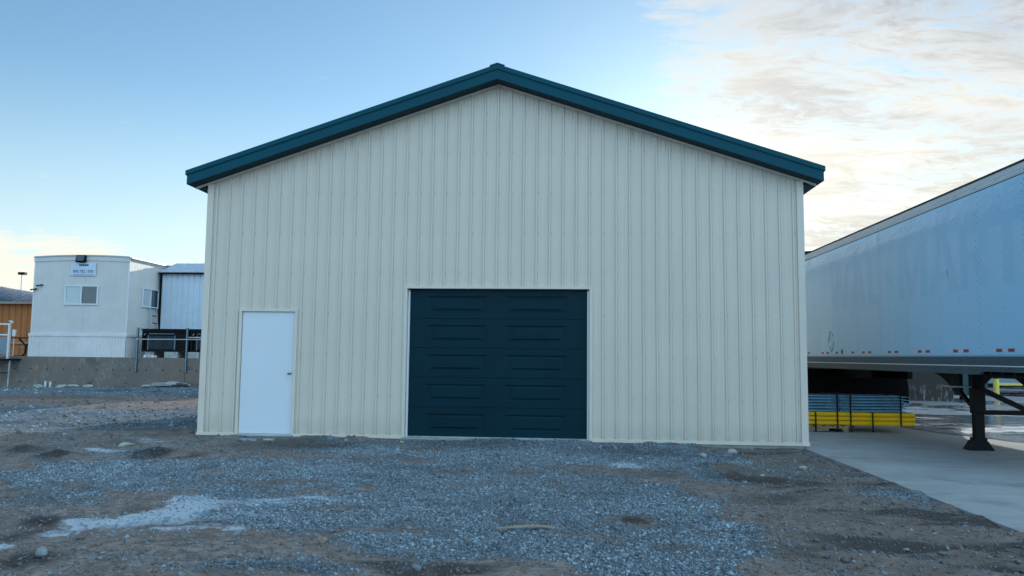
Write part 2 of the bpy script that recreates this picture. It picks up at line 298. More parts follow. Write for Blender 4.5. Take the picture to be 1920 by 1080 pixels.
# ------------------------------------------------------------------ mesh helpers
ORG = {}
class MB:
    def __init__(s): s.v = []; s.f = []; s.m = []
    def poly(s, pts, mi=0):
        i = len(s.v); s.v += [tuple(p) for p in pts]; s.f.append(list(range(i, i+len(pts)))); s.m.append(mi)
    def box(s, x0, x1, y0, y1, z0, z1, mi=0, bev=0.0):
        if bev:
            bm = bmesh.new(); r = bmesh.ops.create_cube(bm, size=1)
            for v in bm.verts: v.co = Vector(((x0+x1)/2+v.co.x*(x1-x0), (y0+y1)/2+v.co.y*(y1-y0), (z0+z1)/2+v.co.z*(z1-z0)))
            bmesh.ops.bevel(bm, geom=bm.edges[:]+bm.verts[:], offset=bev, segments=2, affect='EDGES', profile=0.6)
            s.addbm(bm, mi); return s
        i = len(s.v)
        s.v += [(x, y, z) for z in (z0, z1) for y in (y0, y1) for x in (x0, x1)]
        for q in ((0, 2, 3, 1), (4, 5, 7, 6), (0, 1, 5, 4), (2, 6, 7, 3), (0, 4, 6, 2), (1, 3, 7, 5)):
            s.f.append([i+k for k in q]); s.m.append(mi)
        return s
    def addbm(s, bm, mi=0):
        i = len(s.v); bm.verts.ensure_lookup_table(); bm.verts.index_update()
        s.v += [tuple(v.co) for v in bm.verts]
        for f in bm.faces: s.f.append([i+v.index for v in f.verts]); s.m.append(mi)
        bm.free()
    def bar(s, a, b, w, h=None, mi=0, upv=(0, 0, 1)):
        """rectangular bar from a to b"""
        h = h or w; a = Vector(a); b = Vector(b); d = (b-a).normalized(); U = Vector(upv)
        if abs(d.dot(U)) > .98: U = Vector((0, 1, 0))
        sx = d.cross(U).normalized(); sy = sx.cross(d).normalized(); i = len(s.v)
        for p in (a, b):
            for (p1, p2) in ((-1, -1), (1, -1), (1, 1), (-1, 1)): s.v.append(tuple(p+sx*p1*w/2+sy*p2*h/2))
        for q in ((0, 3, 2, 1), (4, 5, 6, 7), (0, 1, 5, 4), (1, 2, 6, 5), (2, 3, 7, 6), (3, 0, 4, 7)):
            s.f.append([i+k for k in q]); s.m.append(mi)
        return s
    def tube(s, a, b, r, n=12, mi=0, r2=None):
        a = Vector(a); b = Vector(b); d = (b-a).normalized(); U = Vector((0, 0, 1)) if abs(d.z) < .9 else Vector((0, 1, 0))
        sx = d.cross(U).normalized(); sy = sx.cross(d).normalized(); i = len(s.v); r2 = r if r2 is None else r2
        for p, q in ((a, r), (b, r2)):
            for k in range(n):
                t = 2*math.pi*k/n; s.v.append(tuple(p+sx*q*math.cos(t)+sy*q*math.sin(t)))
        for k in range(n): s.f.append([i+k, i+(k+1) % n, i+n+(k+1) % n, i+n+k]); s.m.append(mi)
        s.f.append([i+k for k in range(n)][::-1]); s.m.append(mi); s.f.append([i+n+k for k in range(n)]); s.m.append(mi)
        return s
    def extrude(s, pts, vec, mi=0):
        """closed planar outline pushed along vec"""
        n = len(pts); i = len(s.v); V = Vector(vec)
        s.v += [tuple(p) for p in pts]+[tuple(Vector(p)+V) for p in pts]
        s.f.append(list(range(i, i+n))[::-1]); s.m.append(mi); s.f.append(list(range(i+n, i+2*n))); s.m.append(mi)
        for k in range(n): s.f.append([i+k, i+(k+1) % n, i+n+(k+1) % n, i+n+k]); s.m.append(mi)
        return s
    def lathe(s, c, axis, prof, n=28, mi=0):
        c = Vector(c); A = Vector(axis).normalized(); U = Vector((0, 0, 1)) if abs(A.z) < .9 else Vector((1, 0, 0))
        sx = A.cross(U).normalized(); sy = A.cross(sx); i = len(s.v)
        for (h, r) in prof:
            for k in range(n):
                t = 2*math.pi*k/n; s.v.append(tuple(c+A*h+sx*r*math.cos(t)+sy*r*math.sin(t)))
        for j in range(len(prof)-1):
            for k in range(n): s.f.append([i+j*n+k, i+j*n+(k+1) % n, i+(j+1)*n+(k+1) % n, i+(j+1)*n+k]); s.m.append(mi)
        return s
    def obj(s, name, mats, parent=None, fix=True, smooth=False, loc=None):
        me = bpy.data.meshes.new(name); o = bpy.data.objects.new(name, me); COL.objects.link(o)
        if parent is not None: org = ORG[parent]; o.parent = parent
        else:
            org = Vector(loc) if loc is not None else Vector((0, 0, 0)); o.location = org
        ORG[o] = org
        me.from_pydata([(v[0]-org.x, v[1]-org.y, v[2]-org.z) for v in s.v], [], s.f)
        if not isinstance(mats, (list, tuple)): mats = [mats]
        for m in mats: me.materials.append(m)
        me.polygons.foreach_set('material_index', s.m)
        if fix:
            bm = bmesh.new(); bm.from_mesh(me); bmesh.ops.recalc_face_normals(bm, faces=bm.faces); bm.to_mesh(me); bm.free()
        if smooth:
            me.polygons.foreach_set('use_smooth', [True]*len(me.polygons)); me.set_sharp_from_angle(angle=rad(35))
        me.update(); return o
def tag(o, label=None, cat=None, group=None, kind=None):
    if label: o['label'] = label
    if cat: o['category'] = cat
    if group: o['group'] = group
    if kind: o['kind'] = kind
    return o
def thing(name, label, cat, loc, group=None):
    o = bpy.data.objects.new(name, None); COL.objects.link(o); o.location = loc; o.empty_display_size = .3
    ORG[o] = Vector(loc); return tag(o, label, cat, group)
def single(mb, name, m, label, cat, loc, group=None, smooth=False):
    return tag(mb.obj(name, m, None, loc=loc, smooth=smooth), label, cat, group)
def text_mesh(mb, body, box, to_world, mi=0, bold=0.0, extr=0.0, fit=True):
    """lettering filled into box (u0,u1,v0,v1) and mapped to the world by to_world(u,v,w)"""
    cu = bpy.data.curves.new('lettering', 'FONT'); cu.body = body; cu.size = 1; cu.offset = bold; cu.extrude = 0; cu.resolution_u = 3
    o = bpy.data.objects.new('lettering', cu); COL.objects.link(o)
    me = o.evaluated_get(bpy.context.evaluated_depsgraph_get()).to_mesh()
    vs = [v.co.copy() for v in me.vertices]; fs = [list(p.vertices) for p in me.polygons]
    o.to_mesh_clear(); bpy.data.objects.remove(o); bpy.data.curves.remove(cu)
    x0 = min(v.x for v in vs); x1 = max(v.x for v in vs); y0 = min(v.y for v in vs); y1 = max(v.y for v in vs)
    i = len(mb.v)
    for v in vs:
        u = box[0]+(v.x-x0)/(x1-x0)*(box[1]-box[0]); w = box[2]+(v.y-y0)/(y1-y0)*(box[3]-box[2])
        mb.v.append(tuple(to_world(u, w)))
    for f in fs: mb.f.append([i+k for k in f]); mb.m.append(mi)

# ------------------------------------------------------------------ numpy noise
def vnoise(x, y, seed=0):
    xi = np.floor(x).astype(np.int64); yi = np.floor(y).astype(np.int64); fx = x-xi; fy = y-yi
    fx = fx*fx*(3-2*fx); fy = fy*fy*(3-2*fy)
    def h(a, b):
        n = (a*374761393+b*668265263+seed*974634777) & 0x7fffffff
        n = ((n ^ (n >> 13))*1274126177) & 0x7fffffff
        return ((n ^ (n >> 16)) & 0xffff)/65535.0
    return (h(xi, yi)*(1-fx)+h(xi+1, yi)*fx)*(1-fy)+(h(xi, yi+1)*(1-fx)+h(xi+1, yi+1)*fx)*fy
def fbm(x, y, sc, oct=4, seed=0, gain=.5):
    t = 0; a = 1; n = 0
    for k in range(oct): t = t+a*vnoise(x*sc, y*sc, seed+k*17); n += a; a *= gain; sc *= 2.03
    return t/n
def ss(v, a, b): t = np.clip((v-a)/(b-a), 0, 1); return t*t*(3-2*t)
def blob(x, y, cx, cy, rx, ry, ang=0):
    c, s = math.cos(rad(ang)), math.sin(rad(ang)); u = (x-cx)*c+(y-cy)*s; v = -(x-cx)*s+(y-cy)*c
    return np.clip(1.25-np.sqrt((u/rx)**2+(v/ry)**2), 0, 1)
def gz(x, y):
    x = np.asarray(x, float); y = np.asarray(y, float)
    z = -0.035+0*x
    z = z+0.17*ss(y, 2, 13)*ss(-x, -1.5, 2.5)
    und = (fbm(x, y, .35, 3, 3)-.5)*.10+(fbm(x, y, 1.6, 3, 9)-.5)*.05
    near = ss(np.abs(y+0.1), 0.15, 1.6)
    z = z+und*near+(fbm(x, y, 7, 3, 21)-.5)*.018+(fbm(x, y, 26, 2, 5)-.5)*.009
    for (cx, cy, rx, ry, h) in ((-.69, -2.75, .38, .22, .07), (.49, -2.25, .42, .22, .075), (-1.5, -2.3, .5, .2, .05), (1.28, -2.3, .3, .16, .04), (8.1, -4.1, .4, .25, .05), (8.45, -2.5, .5, .5, .07), (7.6, -.55, .8, .3, .055), (1.88, -6.8, .35, .2, .04), (7.1, -6.15, .3, .1, .03)):
        z = z+h*np.clip(1.2-np.sqrt(((x-cx)/rx)**2+((y-cy)/ry)**2), 0, 1)*(.6+.8*fbm(x, y, 5, 2, 66))
    z = z+.045*ss(fbm(x, y, 1.4, 3, 73), .42, .7)*ss(-np.abs(y+.12), -.5, -.05)*ss(x, -1, 0)
    z = z-0.05*ss(x, 7.4, 10)*ss(y, -5, -0.5)                          # falls away at the right corner
    z = z+0.10*blob(x, y, -6.5, 12.2, 4.2, 1.0)*fbm(x, y, 1.2, 3, 31)*1.6
    rut = np.sin((x*0.35+y*1.0+.25*np.sin(x*1.3))*9.5)                 # tyre ridges in the mud at right
    z = z+rut*.020*ss(x, 7.6, 8.8)*ss(-y, 1.5, 3)+np.sin((x*.9+y)*30)*.012*blob(x, y, 2.7, -8.0, .9, .5)
    inside = (x > 0.05) & (x < WB-.05) & (y > 0.02) & (y < 15.2)
    z = np.where(inside, -0.25, z)
    # the slab and the wet yard lie on a flat bed
    z = np.where(x > 10.30, -0.16, z)
    z = z*(1-ss(np.hypot(x-5, y), 60, 120))
    z = np.where((y > 13.12) & (x < -3.6), -0.4, z)
    return z
GP = [(-0.65, -3.34), (0.78, -2.73), (2.5, -2.85), (2.6, -1.3), (3.0, -0.3), (5.85, 0.3), (8.72, 0.3), (8.76, -2.32), (8.52, -3.86), (8.1, -4.71), (8.0, -5.59), (8.02, -6.19), (7.94, -7.15), (7.79, -7.87), (7.7, -12), (6.5, -12), (6.5, -8.01), (6.19, -7.69), (5.63, -7.73), (5.18, -7.92), (4.66, -7.2), (4.11, -7.08), (3.61, -6.84), (2.72, -5.88), (1.66, -5.42), (0.58, -4.6)]
FEAT = [('d',2.60,-2.30,0.70,0.40,1.00), ('d',4.27,-2.57,0.36,0.27,0.80), ('d',4.24,-4.75,0.24,0.34,1.00), ('d',2.32,-3.96,0.34,0.17,0.80), ('d',3.77,-5.29,0.37,0.21,0.70), ('d',7.01,-3.03,0.52,0.29,0.80), ('d',7.59,-3.57,0.52,0.39,1.00), ('d',8.10,-4.23,0.37,0.44,1.20), ('d',7.11,-6.19,0.33,0.20,0.70), ('d',5.83,-2.77,0.50,0.21,0.50), ('d',5.25,-4.39,0.54,0.19,0.40), ('d',2.79,-4.73,0.64,0.27,0.60), ('d',2.58,-5.74,0.46,0.27,0.60), ('d',4.37,-6.19,0.39,0.15,0.60), ('d',6.49,-6.97,0.50,0.15,0.60), ('d',5.57,-8.07,0.31,0.15,0.90), ('l',2.99,-6.38,0.32,0.50,1.10), ('l',2.62,-6.85,0.48,0.28,0.90), ('l',2.41,-7.28,0.36,0.12,0.60), ('l',3.55,-6.91,0.26,0.15,0.60), ('l',-0.38,-2.16,0.35,0.21,1.10), ('l',-0.50,-0.85,0.42,0.29,0.60), ('l',3.56,-5.89,0.30,0.20,0.65), ('l',3.93,-5.63,0.23,0.11,0.80), ('l',3.84,-6.38,0.16,0.13,0.60), ('l',1.59,-4.91,0.16,0.17,0.50), ('l',2.22,-4.03,0.19,0.13,0.50), ('l',2.25,-7.54,0.16,0.09,0.60), ('l',4.87,-6.98,0.25,0.10,0.30), ('l',7.15,-2.51,0.18,0.22,0.70), ('l',0.39,-4.50,0.53,0.26,0.25), ('l',3.57,-3.50,0.40,0.23,0.30), ('k',-0.69,-2.83,0.34,0.43,1.10), ('k',0.49,-2.33,0.38,0.46,1.20), ('k',-1.56,-2.29,0.44,0.42,0.90), ('k',1.28,-2.34,0.30,0.23,0.80), ('k',1.88,-6.88,0.32,0.29,1.10), ('k',2.03,-7.32,0.20,0.24,0.80), ('k',2.75,-8.03,0.39,0.40,0.90), ('k',2.40,-6.23,0.26,0.24,0.60), ('k',3.52,-6.75,0.31,0.14,0.50), ('k',2.13,-0.92,1.56,0.73,0.80), ('k',4.58,-0.67,1.44,0.60,0.70), ('k',7.52,-1.17,1.23,0.74,0.95), ('k',8.81,-3.39,0.74,0.49,1.00), ('k',8.75,-4.77,0.51,0.32,0.60), ('k',7.11,-6.21,0.18,0.12,0.90), ('k',7.60,-3.22,0.67,0.32,0.60), ('k',7.92,-6.31,0.28,0.13,0.60), ('k',8.13,-7.29,0.35,0.09,0.60), ('k',8.97,-7.12,0.57,0.08,0.60), ('k',4.57,-4.02,0.25,0.20,0.60), ('k',4.13,-2.59,0.43,0.22,0.50), ('k',7.77,-1.16,0.57,0.41,0.60), ('k',9.38,-7.43,0.46,0.21,0.80), ('k',8.45,-2.62,0.21,0.41,0.60), ('k',2.95,-3.68,0.26,0.18,0.40), ('k',-1.44,2.97,0.26,2.26,0.60), ('k',4.25,-4.54,0.71,0.11,0.30), ('k',5.59,-5.77,0.81,0.13,0.35), ('k',6.18,-6.53,0.90,0.15,0.40), ('k',4.96,-7.65,0.30,0.11,0.40), ('k',4.32,-8.12,0.27,0.17,0.60), ('k',6.63,-4.90,0.50,0.13,0.40), ('g',9.66,-2.87,0.77,0.78,0.35), ('g',9.79,-4.46,0.54,0.46,0.80), ('g',9.93,-5.06,0.33,0.24,0.60), ('g',10.48,-0.84,0.50,0.56,0.60), ('g',5.67,-7.48,0.35,0.22,1.00), ('g',4.99,-7.49,0.27,0.22,0.90), ('g',4.32,-8.00,0.43,0.24,0.80), ('g',3.43,-7.97,0.43,0.19,0.35), ('g',7.22,-7.66,0.56,0.42,1.00),]
def poly_sd(x, y, P):
    d = np.full(x.shape, 1e9); ins = np.zeros(x.shape, bool)
    for (ax, ay), (bx, by) in zip(P, P[1:]+P[:1]):
        ex, ey = bx-ax, by-ay; wx, wy = x-ax, y-ay; t = np.clip((wx*ex+wy*ey)/(ex*ex+ey*ey), 0, 1)
        d = np.minimum(d, (wx-ex*t)**2+(wy-ey*t)**2)
        c = (ay > y) != (by > y); ins ^= c & (x < (bx-ax)*(y-ay)/((by-ay) if by != ay else 1e-9)+ax)
    return np.where(ins, 1, -1)*np.sqrt(d)
def zones(x0, y0):
    """where the spread gravel, the pale spilled fines and the damp mud lie: r, l, d in 0..1"""
    x = x0+(fbm(x0, y0, 1.1, 3, 44)-.5)*.95+(fbm(x0, y0, 5, 3, 45)-.5)*.16; y = y0+(fbm(x0, y0, 1.1, 3, 46)-.5)*.6+(fbm(x0, y0, 5, 3, 47)-.5)*.16
    n2 = fbm(x0, y0, 2.2, 4, 77)
    g = ss(poly_sd(x, y, GP), -.12, .16)
    g = g*(1-.75*ss(n2, .55, .68)*ss(fbm(x0, y0, .7, 3, 18), .42, .6))
    g = np.maximum(g, .75*ss(fbm(x0*.8, y0*1.6, 1.0, 5, 88), .52, .62)*ss(8.6-x0, 0, 1)*ss(y0, -7.6, -6.6)*ss(poly_sd(x, y, GP), -1.3, -.3))
    l = 0*x; d = 0*x
    for k, cx, cy, rx, ry, w in FEAT:
        if k == 'l': rx, ry, w = rx*1.45, ry*1.3, w*1.05*(.6+.9*n2)
        b = np.clip(1.35-np.sqrt(((x-cx)/rx)**2+((y-cy)/ry)**2), 0, 1)*w
        if k == 'd': g = g*(1-np.clip(b*1.4, 0, 1))
        elif k == 'g': g = np.maximum(g, np.clip(b*(.35+1.3*n2), 0, 1))
        elif k == 'l': l = np.maximum(l, np.clip(b, 0, 1))
        else: d = np.maximum(d, np.clip(b, 0, 1))
    # the yard left of and behind the building: bands of gravel and bare earth
    back = ss(y0, -3.2, -1.6)*ss(-x0, -.3, .6)
    yy = y0+.5*(fbm(x0, y0, .3, 3, 61)-.5)*4-.08*x0
    gb = ss(yy, .6, 1.6)*(1-ss(yy, 5.2, 6.2)*(1-ss(yy, 9.2, 10.5)))*.9+.1
    gb = np.clip(gb+(fbm(x0*.5, y0, .9, 3, 62)-.5)*.7, 0, 1)
    g = g*(1-back)+gb*back
    sk = ss(fbm(x0*.55+y0*.25, y0*2.6-x0*.35, 1.0, 4, 81), .52, .68)
    d = np.maximum(d, sk*.8*np.maximum(ss(x0, 7.9, 8.7), ss(-y0, 6.2, 7.4))*(1-g)); l = np.maximum(l, (1-g)*.42*ss(fbm(x0*.6, y0*2.2, 1.0, 4, 83), .55, .72)*ss(-x0, -6.5, -4.5))
    d = np.maximum(d, ss(n2, .60, .72)*.45); d = np.maximum(d, back*ss(fbm(x0*.3, y0, .8, 3, 63), .55, .7)*.5)
    return g, l, d

# ------------------------------------------------------------------ ground
def grow(a, b, step, k):
    out = [a]
    while abs(out[-1]-a) < abs(b-a): out.append(out[-1]+math.copysign(step, b-a)); step *= k
    return out
xs = sorted(set(np.round(np.concatenate([np.arange(-3.0, 10.42, .032), grow(-3.0, -3000, .04, 1.035), grow(10.43, 3000, .1, 1.2), [10.299, 10.301, -3.6]]), 4)))
ys = sorted(set(np.round(np.concatenate([np.arange(-8.9, 0.3, .026), grow(.3, 13, .035, 1.012), grow(13.1, 3000, .2, 1.25), grow(-8.9, -3000, .04, 1.2)]), 4)))
X, Y = np.meshgrid(np.array(xs), np.array(ys)); Z = gz(X, Y)
nx, ny = len(xs), len(ys)
me = bpy.data.meshes.new('ground'); idx = np.arange(nx*ny).reshape(ny, nx)
q = np.stack([idx[:-1, :-1], idx[:-1, 1:], idx[1:, 1:], idx[1:, :-1]], -1).reshape(-1, 4)
def np_mesh(me, V, Fc, k):
    me.vertices.add(len(V)); me.vertices.foreach_set('co', V.astype(np.float32).ravel())
    me.loops.add(Fc.size); me.loops.foreach_set('vertex_index', Fc.astype(np.int32).ravel())
    me.polygons.add(len(Fc)); me.polygons.foreach_set('loop_start', np.arange(0, Fc.size, k, dtype=np.int32))
    me.update(calc_edges=True)
np_mesh(me, np.stack([X.ravel(), Y.ravel(), Z.ravel()], 1), q, 4)
me.polygons.foreach_set('use_smooth', [True]*len(me.polygons))
zg, zl, zd = zones(X.ravel(), Y.ravel())
a = me.attributes.new('zone', 'FLOAT_VECTOR', 'POINT'); a.data.foreach_set('vector', np.stack([zg, zl, zd], 1).astype(np.float32).ravel())
me.materials.append(M['ground'])
go = bpy.data.objects.new('ground', me); COL.objects.link(go); tag(go, 'gravel and dirt yard in front of the metal building', 'ground', kind='structure')

def scatter(name, n, xr, yr, dens, size, label, tone_brown=.15):
    x = RNG.uniform(*xr, n); y = RNG.uniform(*yr, n)
    zg, zl, zd = zones(x, y)
    half = (y-CAM.y)
    keep = (x > CAM.x-.72*half-1.3) & (x < CAM.x+.62*half+1.0) & (x < 10.24) & ~((x > -.02) & (y > -.05))
    keep &= RNG.uniform(0, 1, n) < dens(zg, zl, zd, x, y)
    x, y, zg, zl, zd = x[keep], y[keep], zg[keep], zl[keep], zd[keep]; n = len(x)
    R = size(RNG, n)
    base = np.array([(1, 0, 0), (-1, 0, 0), (0, 1, 0), (0, -1, 0), (0, 0, 1), (0, 0, -1)], float)
    V = base[None]*RNG.uniform(.65, 1.25, (n, 6, 1))+RNG.normal(0, .22, (n, 6, 3))
    V *= np.stack([RNG.uniform(.8, 1.4, n), RNG.uniform(.7, 1.1, n), RNG.uniform(.5, .9, n)], 1)[:, None]*R[:, None, None]
    t = RNG.uniform(0, 6.283, n); ph = RNG.normal(0, .35, n)
    vx = V[..., 0]*np.cos(ph)[:, None]+V[..., 2]*np.sin(ph)[:, None]; vz = -V[..., 0]*np.sin(ph)[:, None]+V[..., 2]*np.cos(ph)[:, None]; vy = V[..., 1]
    wx = vx*np.cos(t)[:, None]-vy*np.sin(t)[:, None]+x[:, None]; wy = vx*np.sin(t)[:, None]+vy*np.cos(t)[:, None]+y[:, None]
    wz = vz+(gz(x, y)+R*RNG.uniform(-.05, .35, n))[:, None]
    T = np.array([(0, 2, 4), (2, 1, 4), (1, 3, 4), (3, 0, 4), (2, 0, 5), (1, 2, 5), (3, 1, 5), (0, 3, 5)])
    Fc = (T[None]+(np.arange(n)*6)[:, None, None]).reshape(-1, 3)
    me = bpy.data.meshes.new(name); np_mesh(me, np.stack([wx, wy, wz], -1).reshape(-1, 3), Fc, 3)
    tone = np.clip(RNG.beta(1.5, 2.1, n)*(1-.62*zd)*(.62+.8*fbm(x, y, .9, 4, 71))+zl*.35, 0, 1); tone = tone*(.72+.28*np.clip(zg*1.6, 0, 1)); br = (RNG.uniform(0, 1, n) < (tone_brown+.5*(1-zg)))*RNG.uniform(.4, 1, n)*(1-zl)
    at = me.attributes.new('tone', 'FLOAT_VECTOR', 'POINT')
    at.data.foreach_set('vector', np.repeat(np.stack([tone, br, zd], 1), 6, 0).astype(np.float32).ravel())
    me.materials.append(M['stones']); o = bpy.data.objects.new(name, me); COL.objects.link(o)
    tag(o, label, 'gravel', kind='stuff'); return n
n1_ = scatter('gravel', 480000, (-4, 10.3), (-8.9, -0.03), lambda g, l, dk, x, y: np.clip(g*1.0*(1-.7*l)+.05+.10*fbm(x, y, 3, 2, 8)*(g < .5), 0, 1),
        lambda r, n: np.clip(r.lognormal(math.log(.0085), .40, n), .004, .026), 'loose blue-grey crushed gravel spread before the building')
n2_ = scatter('coarse_gravel', 26000, (-15, 10.3), (-3, 12.9), lambda g, l, dk, x, y: np.where(y < -1, .06, .25+.5*g), lambda r, n: np.clip(r.lognormal(math.log(.022), .45, n), .01, .08), 'coarser stones strewn over the yard and its edges')
n3_ = scatter('pebbles', 18000, (0, 10.3), (-8.9, -.1), lambda g, l, dk, x, y: .2+.5*(1-g)+.8*ss(x, 8.6, 9.2)*ss(y, -4.5, -3), lambda r, n: np.clip(r.lognormal(math.log(.0105), .5, n), .005, .036), 'pale pebbles pressed into the brown dirt')
print('stones', n1_, n2_, n3_)

def rock_mb(cx, cy, cz, rx, ry, rz, seed, flat=False):
    bm = bmesh.new(); bmesh.ops.create_icosphere(bm, subdivisions=2, radius=1)
    r = random.Random(seed); dirs = [Vector((r.gauss(0, 1), r.gauss(0, 1), r.gauss(0, 1))).normalized() for _ in range(9)]
    for v in bm.verts:
        c = v.co.copy(); k = 1.0
        for d in dirs:
            t = c.dot(d)
            if t > .62: k = min(k, .62/t)
        v.co = Vector((c.x*k*rx, c.y*k*ry, c.z*k*rz))
    bmesh.ops.rotate(bm, verts=bm.verts, cent=(0, 0, 0), matrix=Matrix.Rotation(r.uniform(0, 6.28) if not flat else r.uniform(-.3, .3), 3, 'Z') @ Matrix.Rotation(r.uniform(-.25, .25), 3, 'X'))
    bmesh.ops.translate(bm, verts=bm.verts, vec=(cx, cy, cz)); mb = MB(); mb.addbm(bm); return mb
rocks = [
 (4.56, -7.35, .050, .04, .045, 'rock_brown', 'tan pointed rock lying at the front of the dirt, left of the wood splinter'),
 (2.67, -7.85, .055, .05, .05, 'rock_grey', 'grey rounded rock at the lower left corner of the yard'),
 (8.44, -1.32, .085, .06, .055, 'rock', 'pale round rock beside the gravel heap right of the garage door'),
 (1.46, -.55, .11, .05, .04, 'rock', 'pale flat-sided rock on the dark gravel just below the white door'),
 (-.42, -1.55, .17, .08, .05, 'rock', 'low pale rock by the bright puddle stain left of the white door'),
 (2.75, -.45, .09, .04, .03, 'rock', 'pale flake of rock below the wall between the two doors'),
 (3.7, -.5, .05, .04, .03, 'rock', 'small pale rock near the left foot of the garage door'),
 (9.55, -2.55, .075, .05, .045, 'rock', 'whitish rock in the dirt midway between gravel edge and slab'),
 (8.9, -3.05, .05, .04, .03, 'rock', 'small white rock in the brown dirt right of the gravel'),
 (5.4, -7.9, .05, .035, .03, 'rock_grey', 'grey rock in the front dirt nearest the camera centre'),
 (9.0, -.75, .11, .07, .055, 'rock', 'largest pale rock among the rubble below the right wall corner'),
 (-1.3, 1.6, .12, .07, .05, 'rock_grey', 'dark grey rock left of the wall corner in the yard'),
 (6.6, -4.9, .035, .03, .025, 'rock_grey', 'small dark rock alone on the gravel right of centre'),
]
for i, (x, y, rx, ry, rz, m, lab) in enumerate(rocks):
    z = float(gz(x, y)); single(rock_mb(x, y, z+rz*.45, rx, ry, rz, i+3), 'rock', M[m], lab, 'rock', (x, y, z), smooth=False)
# flat stone flag below the white door
x, y = 1.15, -.62; z = float(gz(x, y)); single(rock_mb(x, y, z+.015, .24, .09, .035, 50, True), 'stone_slab', M['rock_grey'], 'flat grey stone flag half sunk in dark gravel below the white door', 'stone', (x, y, z))
rub = [(-7.75, 12.2, .32, .2, .07), (-7.4, 12.3, .40, .2, .06), (-6.95, 12.25, .36, .22, .08), (-7.1, 12.0, .30, .16, .05), (-6.6, 12.3, .42, .2, .08), (-6.5, 12.05, .3, .18, .06)]
for i, (x, y, rx, ry, rz) in enumerate(rub):
    z = float(gz(x, y))+.03+.03*(i % 3); single(rock_mb(x, y, z+.02, rx, ry, rz, 80+i, True), 'rubble_slab', M[('rock', 'rock_grey')[i % 2]],
        '%s broken stone slab in the wall-foot rubble, %s' % (('pale', 'grey')[i % 2], ('leftmost', 'second from the left', 'in the middle at the back', 'front centre', 'rightmost at the back', 'rightmost in front')[i]), 'stone slab', (x, y, z), group='broken slabs at the retaining wall foot')
rub2 = [(-10.9, 12.3), (-10.5, 12.4), (-9.9, 12.2), (-11.8, 12.4)]
for i, (x, y) in enumerate(rub2):
    z = float(gz(x, y)); single(rock_mb(x, y, z+.04, .22, .14, .09, 95+i, True), 'rubble_stone', M['rock'],
        'pale rubble stone at the wall foot below the office, %s' % ('second from the left', 'third from the left', 'rightmost', 'leftmost')[i], 'stone', (x, y, z), group='rubble stones below the office')
# wood splinter
mb = MB(); z = float(gz(6.1, -6.76))+.012
pts = [(5.84, -6.80, z), (6.02, -6.765, z+.010), (6.2, -6.74, z+.012), (6.33, -6.72, z+.004)]
wd = [.010, .018, .021, .004]; th = [.008, .012, .012, .006]
for k in range(3):
    a, b = pts[k], pts[k+1]; i = len(mb.v)
    for (p, w, t) in ((a, wd[k], th[k]), (b, wd[k+1], th[k+1])):
        for (sy, sz) in ((-1, 0), (1, 0), (1, 1), (-1, 1)): mb.v.append((p[0], p[1]+sy*w, p[2]+sz*t))
    for qd in ((0, 1, 5, 4), (1, 2, 6, 5), (2, 3, 7, 6), (3, 0, 4, 7)): mb.f.append([i+k2 for k2 in qd]); mb.m.append(0)
single(mb, 'wood_splinter', M['splinter'], 'long thin broken piece of pale wood lying on the gravel', 'wood scrap', (5.84, -6.8, z))

# slab and wet yard
mb = MB()
mb.box(10.30, 16.2, -40, 2.1, -.18, -.05)
so = mb.obj('concrete_slab', M['slab']); tag(so, 'smooth grey concrete slab beside the building under the trailer', 'slab', kind='structure')
mb = MB(); mb.box(10.30, 16.2, 2.112, 15.0, -.18, -.053)
so = mb.obj('concrete_slab', M['slab']); tag(so, 'rear bay of the concrete slab behind the joint', 'slab', kind='structure')
mb = MB(); n = 90
xs2 = np.linspace(13.2, 80, n); ys2 = np.linspace(1.2, 80, n)
# irregular near edge so that the broken asphalt feathers onto the slab
bl = [(13.7, 9.5), (13.3, 6.4), (13.75, 4.6), (13.9, 3.2), (14.3, 2.4), (14.5, 1.6), (15.3, .9), (16.1, -.4), (17.5, -2.2), (20, -4), (30, -9), (120, -9), (120, 120), (-3.4, 120), (-3.4, 15.6), (13.6, 15.6)]
mb.poly([(x, y, -.044) for x, y in bl])
wo_ = mb.obj('wet_asphalt', M['wet']); tag(wo_, 'wet asphalt yard with puddles beyond the slab', 'asphalt', kind='structure')

# ------------------------------------------------------------------ main building
B = thing('metal_building', 'cream ribbed-steel gable building with teal roof edge', 'building', (XC, 0, 0))
D1 = (.70, 1.655, 2.135)       # entry door opening: x0, x1, top
D2 = (3.638, 6.782, 2.555)     # garage door opening
DEPTH = 15.0
def top_z(x): return HC+SL*(XC-abs(x-XC))
def rib_profile(x0, x1, phase, pitch=.2286):
    """list of (x, proud) break points of an agricultural steel sheet"""
    out = []; k = math.floor((x0-phase)/pitch)-1
    while phase+k*pitch < x1+pitch:
        c = phase+k*pitch
        out += [(c-.022, 0), (c-.013, .024), (c+.012, .024), (c+.018, 0)]
        for mm in (.076, .152):
            out += [(c+mm-.008, 0), (c+mm-.003, .0035), (c+mm+.003, .0035), (c+mm+.008, 0)]
        k += 1
    out = sorted(out); xs = [p[0] for p in out]; hs = [p[1] for p in out]
    f = lambda x: float(np.interp(x, xs, hs))
    res = [(x0, f(x0))]+[p for p in out if x0 < p[0] < x1]+[(x1, f(x1))]
    return res, f
def sheet_wall(mb, brk, f, zb, zt, P):
    """brk: sorted x; zb/zt functions; P(x, h, z) maps to the world"""
    for a, b in zip(brk[:-1], brk[1:]):
        if b-a < 1e-5: continue
        m_ = (a+b)/2
        z0 = zb(m_)
        mb.poly([P(a, f(a), z0), P(b, f(b), z0), P(b, f(b), zt(b)), P(a, f(a), zt(a))])
prof, fh = rib_profile(.0, WB, XC)
